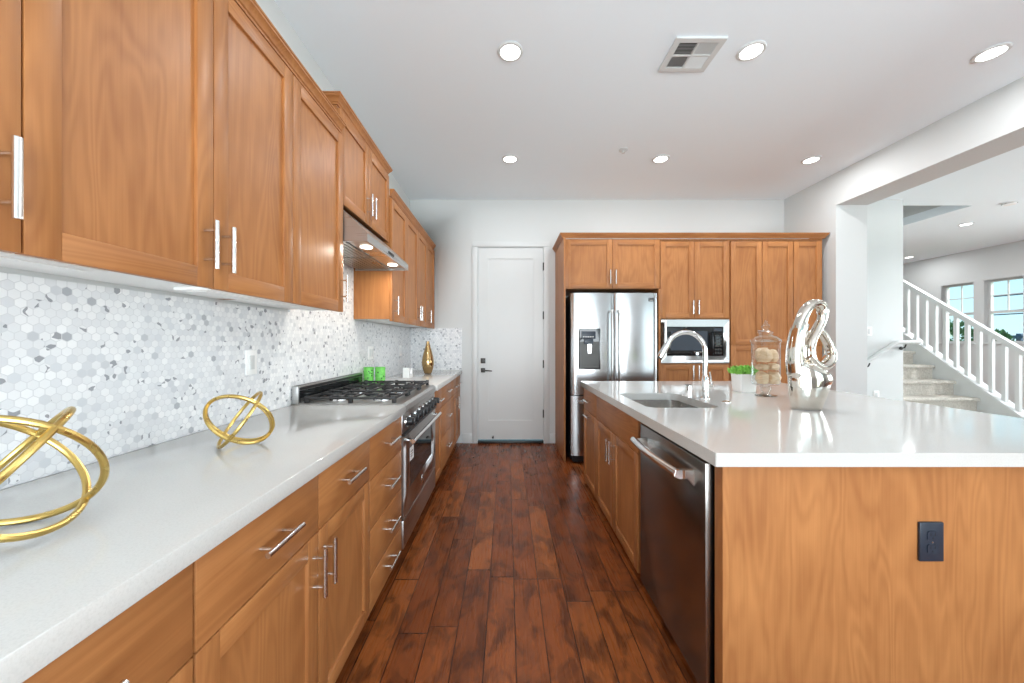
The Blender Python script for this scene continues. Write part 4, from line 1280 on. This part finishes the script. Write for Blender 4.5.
# wall handrail
Hr = thing('wall_handrail', 'white wall mounted handrail on black brackets by the stairs', 'handrail', (4.45, YB, 1.04))
def hp_(x, z): return (x - 4.45, -0.062, z - 1.04)
b = new(); tube(b, [hp_(4.22, 0.875), hp_(4.42, 1.008), hp_(4.80, 1.255), hp_(4.84, 1.262), hp_(5.085, 1.262)], [0.032] * 5, 12, flat=[0.022] * 5); obj('rail', b, 'trim', Hr)
for x, z in ((4.48, 1.03), (4.93, 1.262)):
    b = new(); cyl(b, (x - 4.45, -0.001, z - 1.04 - 0.075), (x - 4.45, -0.008, z - 1.04 - 0.075), 0.022); tube(b, [(x - 4.45, -0.006, z - 1.115), (x - 4.45, -0.045, z - 1.105), (x - 4.45, -0.062, z - 1.065)], 0.008, 8)
    obj('bracket', b, 'darkmetal', Hr)
def wplate(x, z, label, cat):
    t = thing('wall_switch' if cat == 'switch' else 'wall_outlet', label, cat, (x, YB - 0.0005, z))
    b = new(); bx(b, -0.036, 0.036, -0.006, 0, -0.058, 0.058, 0, 0.002); obj('cover_plate', b, 'white', t)
    b = new(); bx(b, -0.016, 0.016, -0.0085, -0.0062, -0.033, 0.033, 0, 0.001); obj('rocker', b, 'trim', t)
wplate(4.53, 1.40, 'white light switch just above the wall handrail', 'switch')
wplate(4.62, 0.60, 'white outlet plate low on the wall below the handrail', 'outlet')

# ================================================================== outside the windows
b = new(); bx(b, 9.3, 60, -20, 60, -0.35, -0.30)
struct('ground', b, 'grass', 'garden ground outside the windows', 'ground')
Fn = thing('garden_fence', 'blue grey garden fence beyond the living room window', 'fence', (14.2, 10.5, -0.30))
for k in range(12):
    y = -4.6 + k * 0.42
    b = new(); bx(b, -0.05, 0.05, y - 0.05, y + 0.05, 0.0, 1.80, 0, 0.004); obj('post', b, 'fence', Fn)
for z in (1.42, 1.66):
    b = new(); bx(b, -0.12, -0.051, -4.8, 0.3, z, z + 0.09); obj('rail', b, 'fence', Fn)
def bush(label, x, y, w, h, seed):
    r5 = random.Random(seed)
    t = thing('garden_bush', label, 'bush', (x, y, -0.30))
    b = new()
    def f():
        a, ph = r5.uniform(0, 6.28), math.acos(r5.uniform(-0.6, 1)); q = r5.uniform(0.7, 1.0)
        d = Vector((sin(ph) * cos(a), sin(ph) * sin(a), cos(ph)))
        return Vector((d.x * w * q, d.y * w * q, h * 0.62 + d.z * h * 0.38 * q)), d + Vector((0, 0, 0.3))
    leaves(b, 1500, f, 0.12, r5); obj('foliage', b, 'bush', t)
    b = new(); tube(b, [(0, 0, 0), (0.02, 0, h * 0.3), (0, 0.03, h * 0.6)], [0.06, 0.045, 0.02], 8); obj('trunk', b, 'dark', t)
bush('green shrub standing before the blue grey fence', 13.4, 10.0, 0.33, 1.85, 1)
bush('taller green shrub outside the farther living room window', 14.0, 11.6, 0.6, 2.25, 2)
for k, (z, lab) in enumerate(((2.15, 'lowest dark overhead wire outside the window'), (2.75, 'middle dark overhead wire outside the window'), (3.25, 'topmost dark overhead wire outside the window'))):
    b = new(); tube(b, [(16.0, -4.0 + 2.0 * i, z + 0.02 * ((i - 5) / 5) ** 2) for i in range(9)], 0.02, 6)
    tag(obj('utility_wire', b, 'fence'), lab, 'wire', 'overhead wires outside the windows')
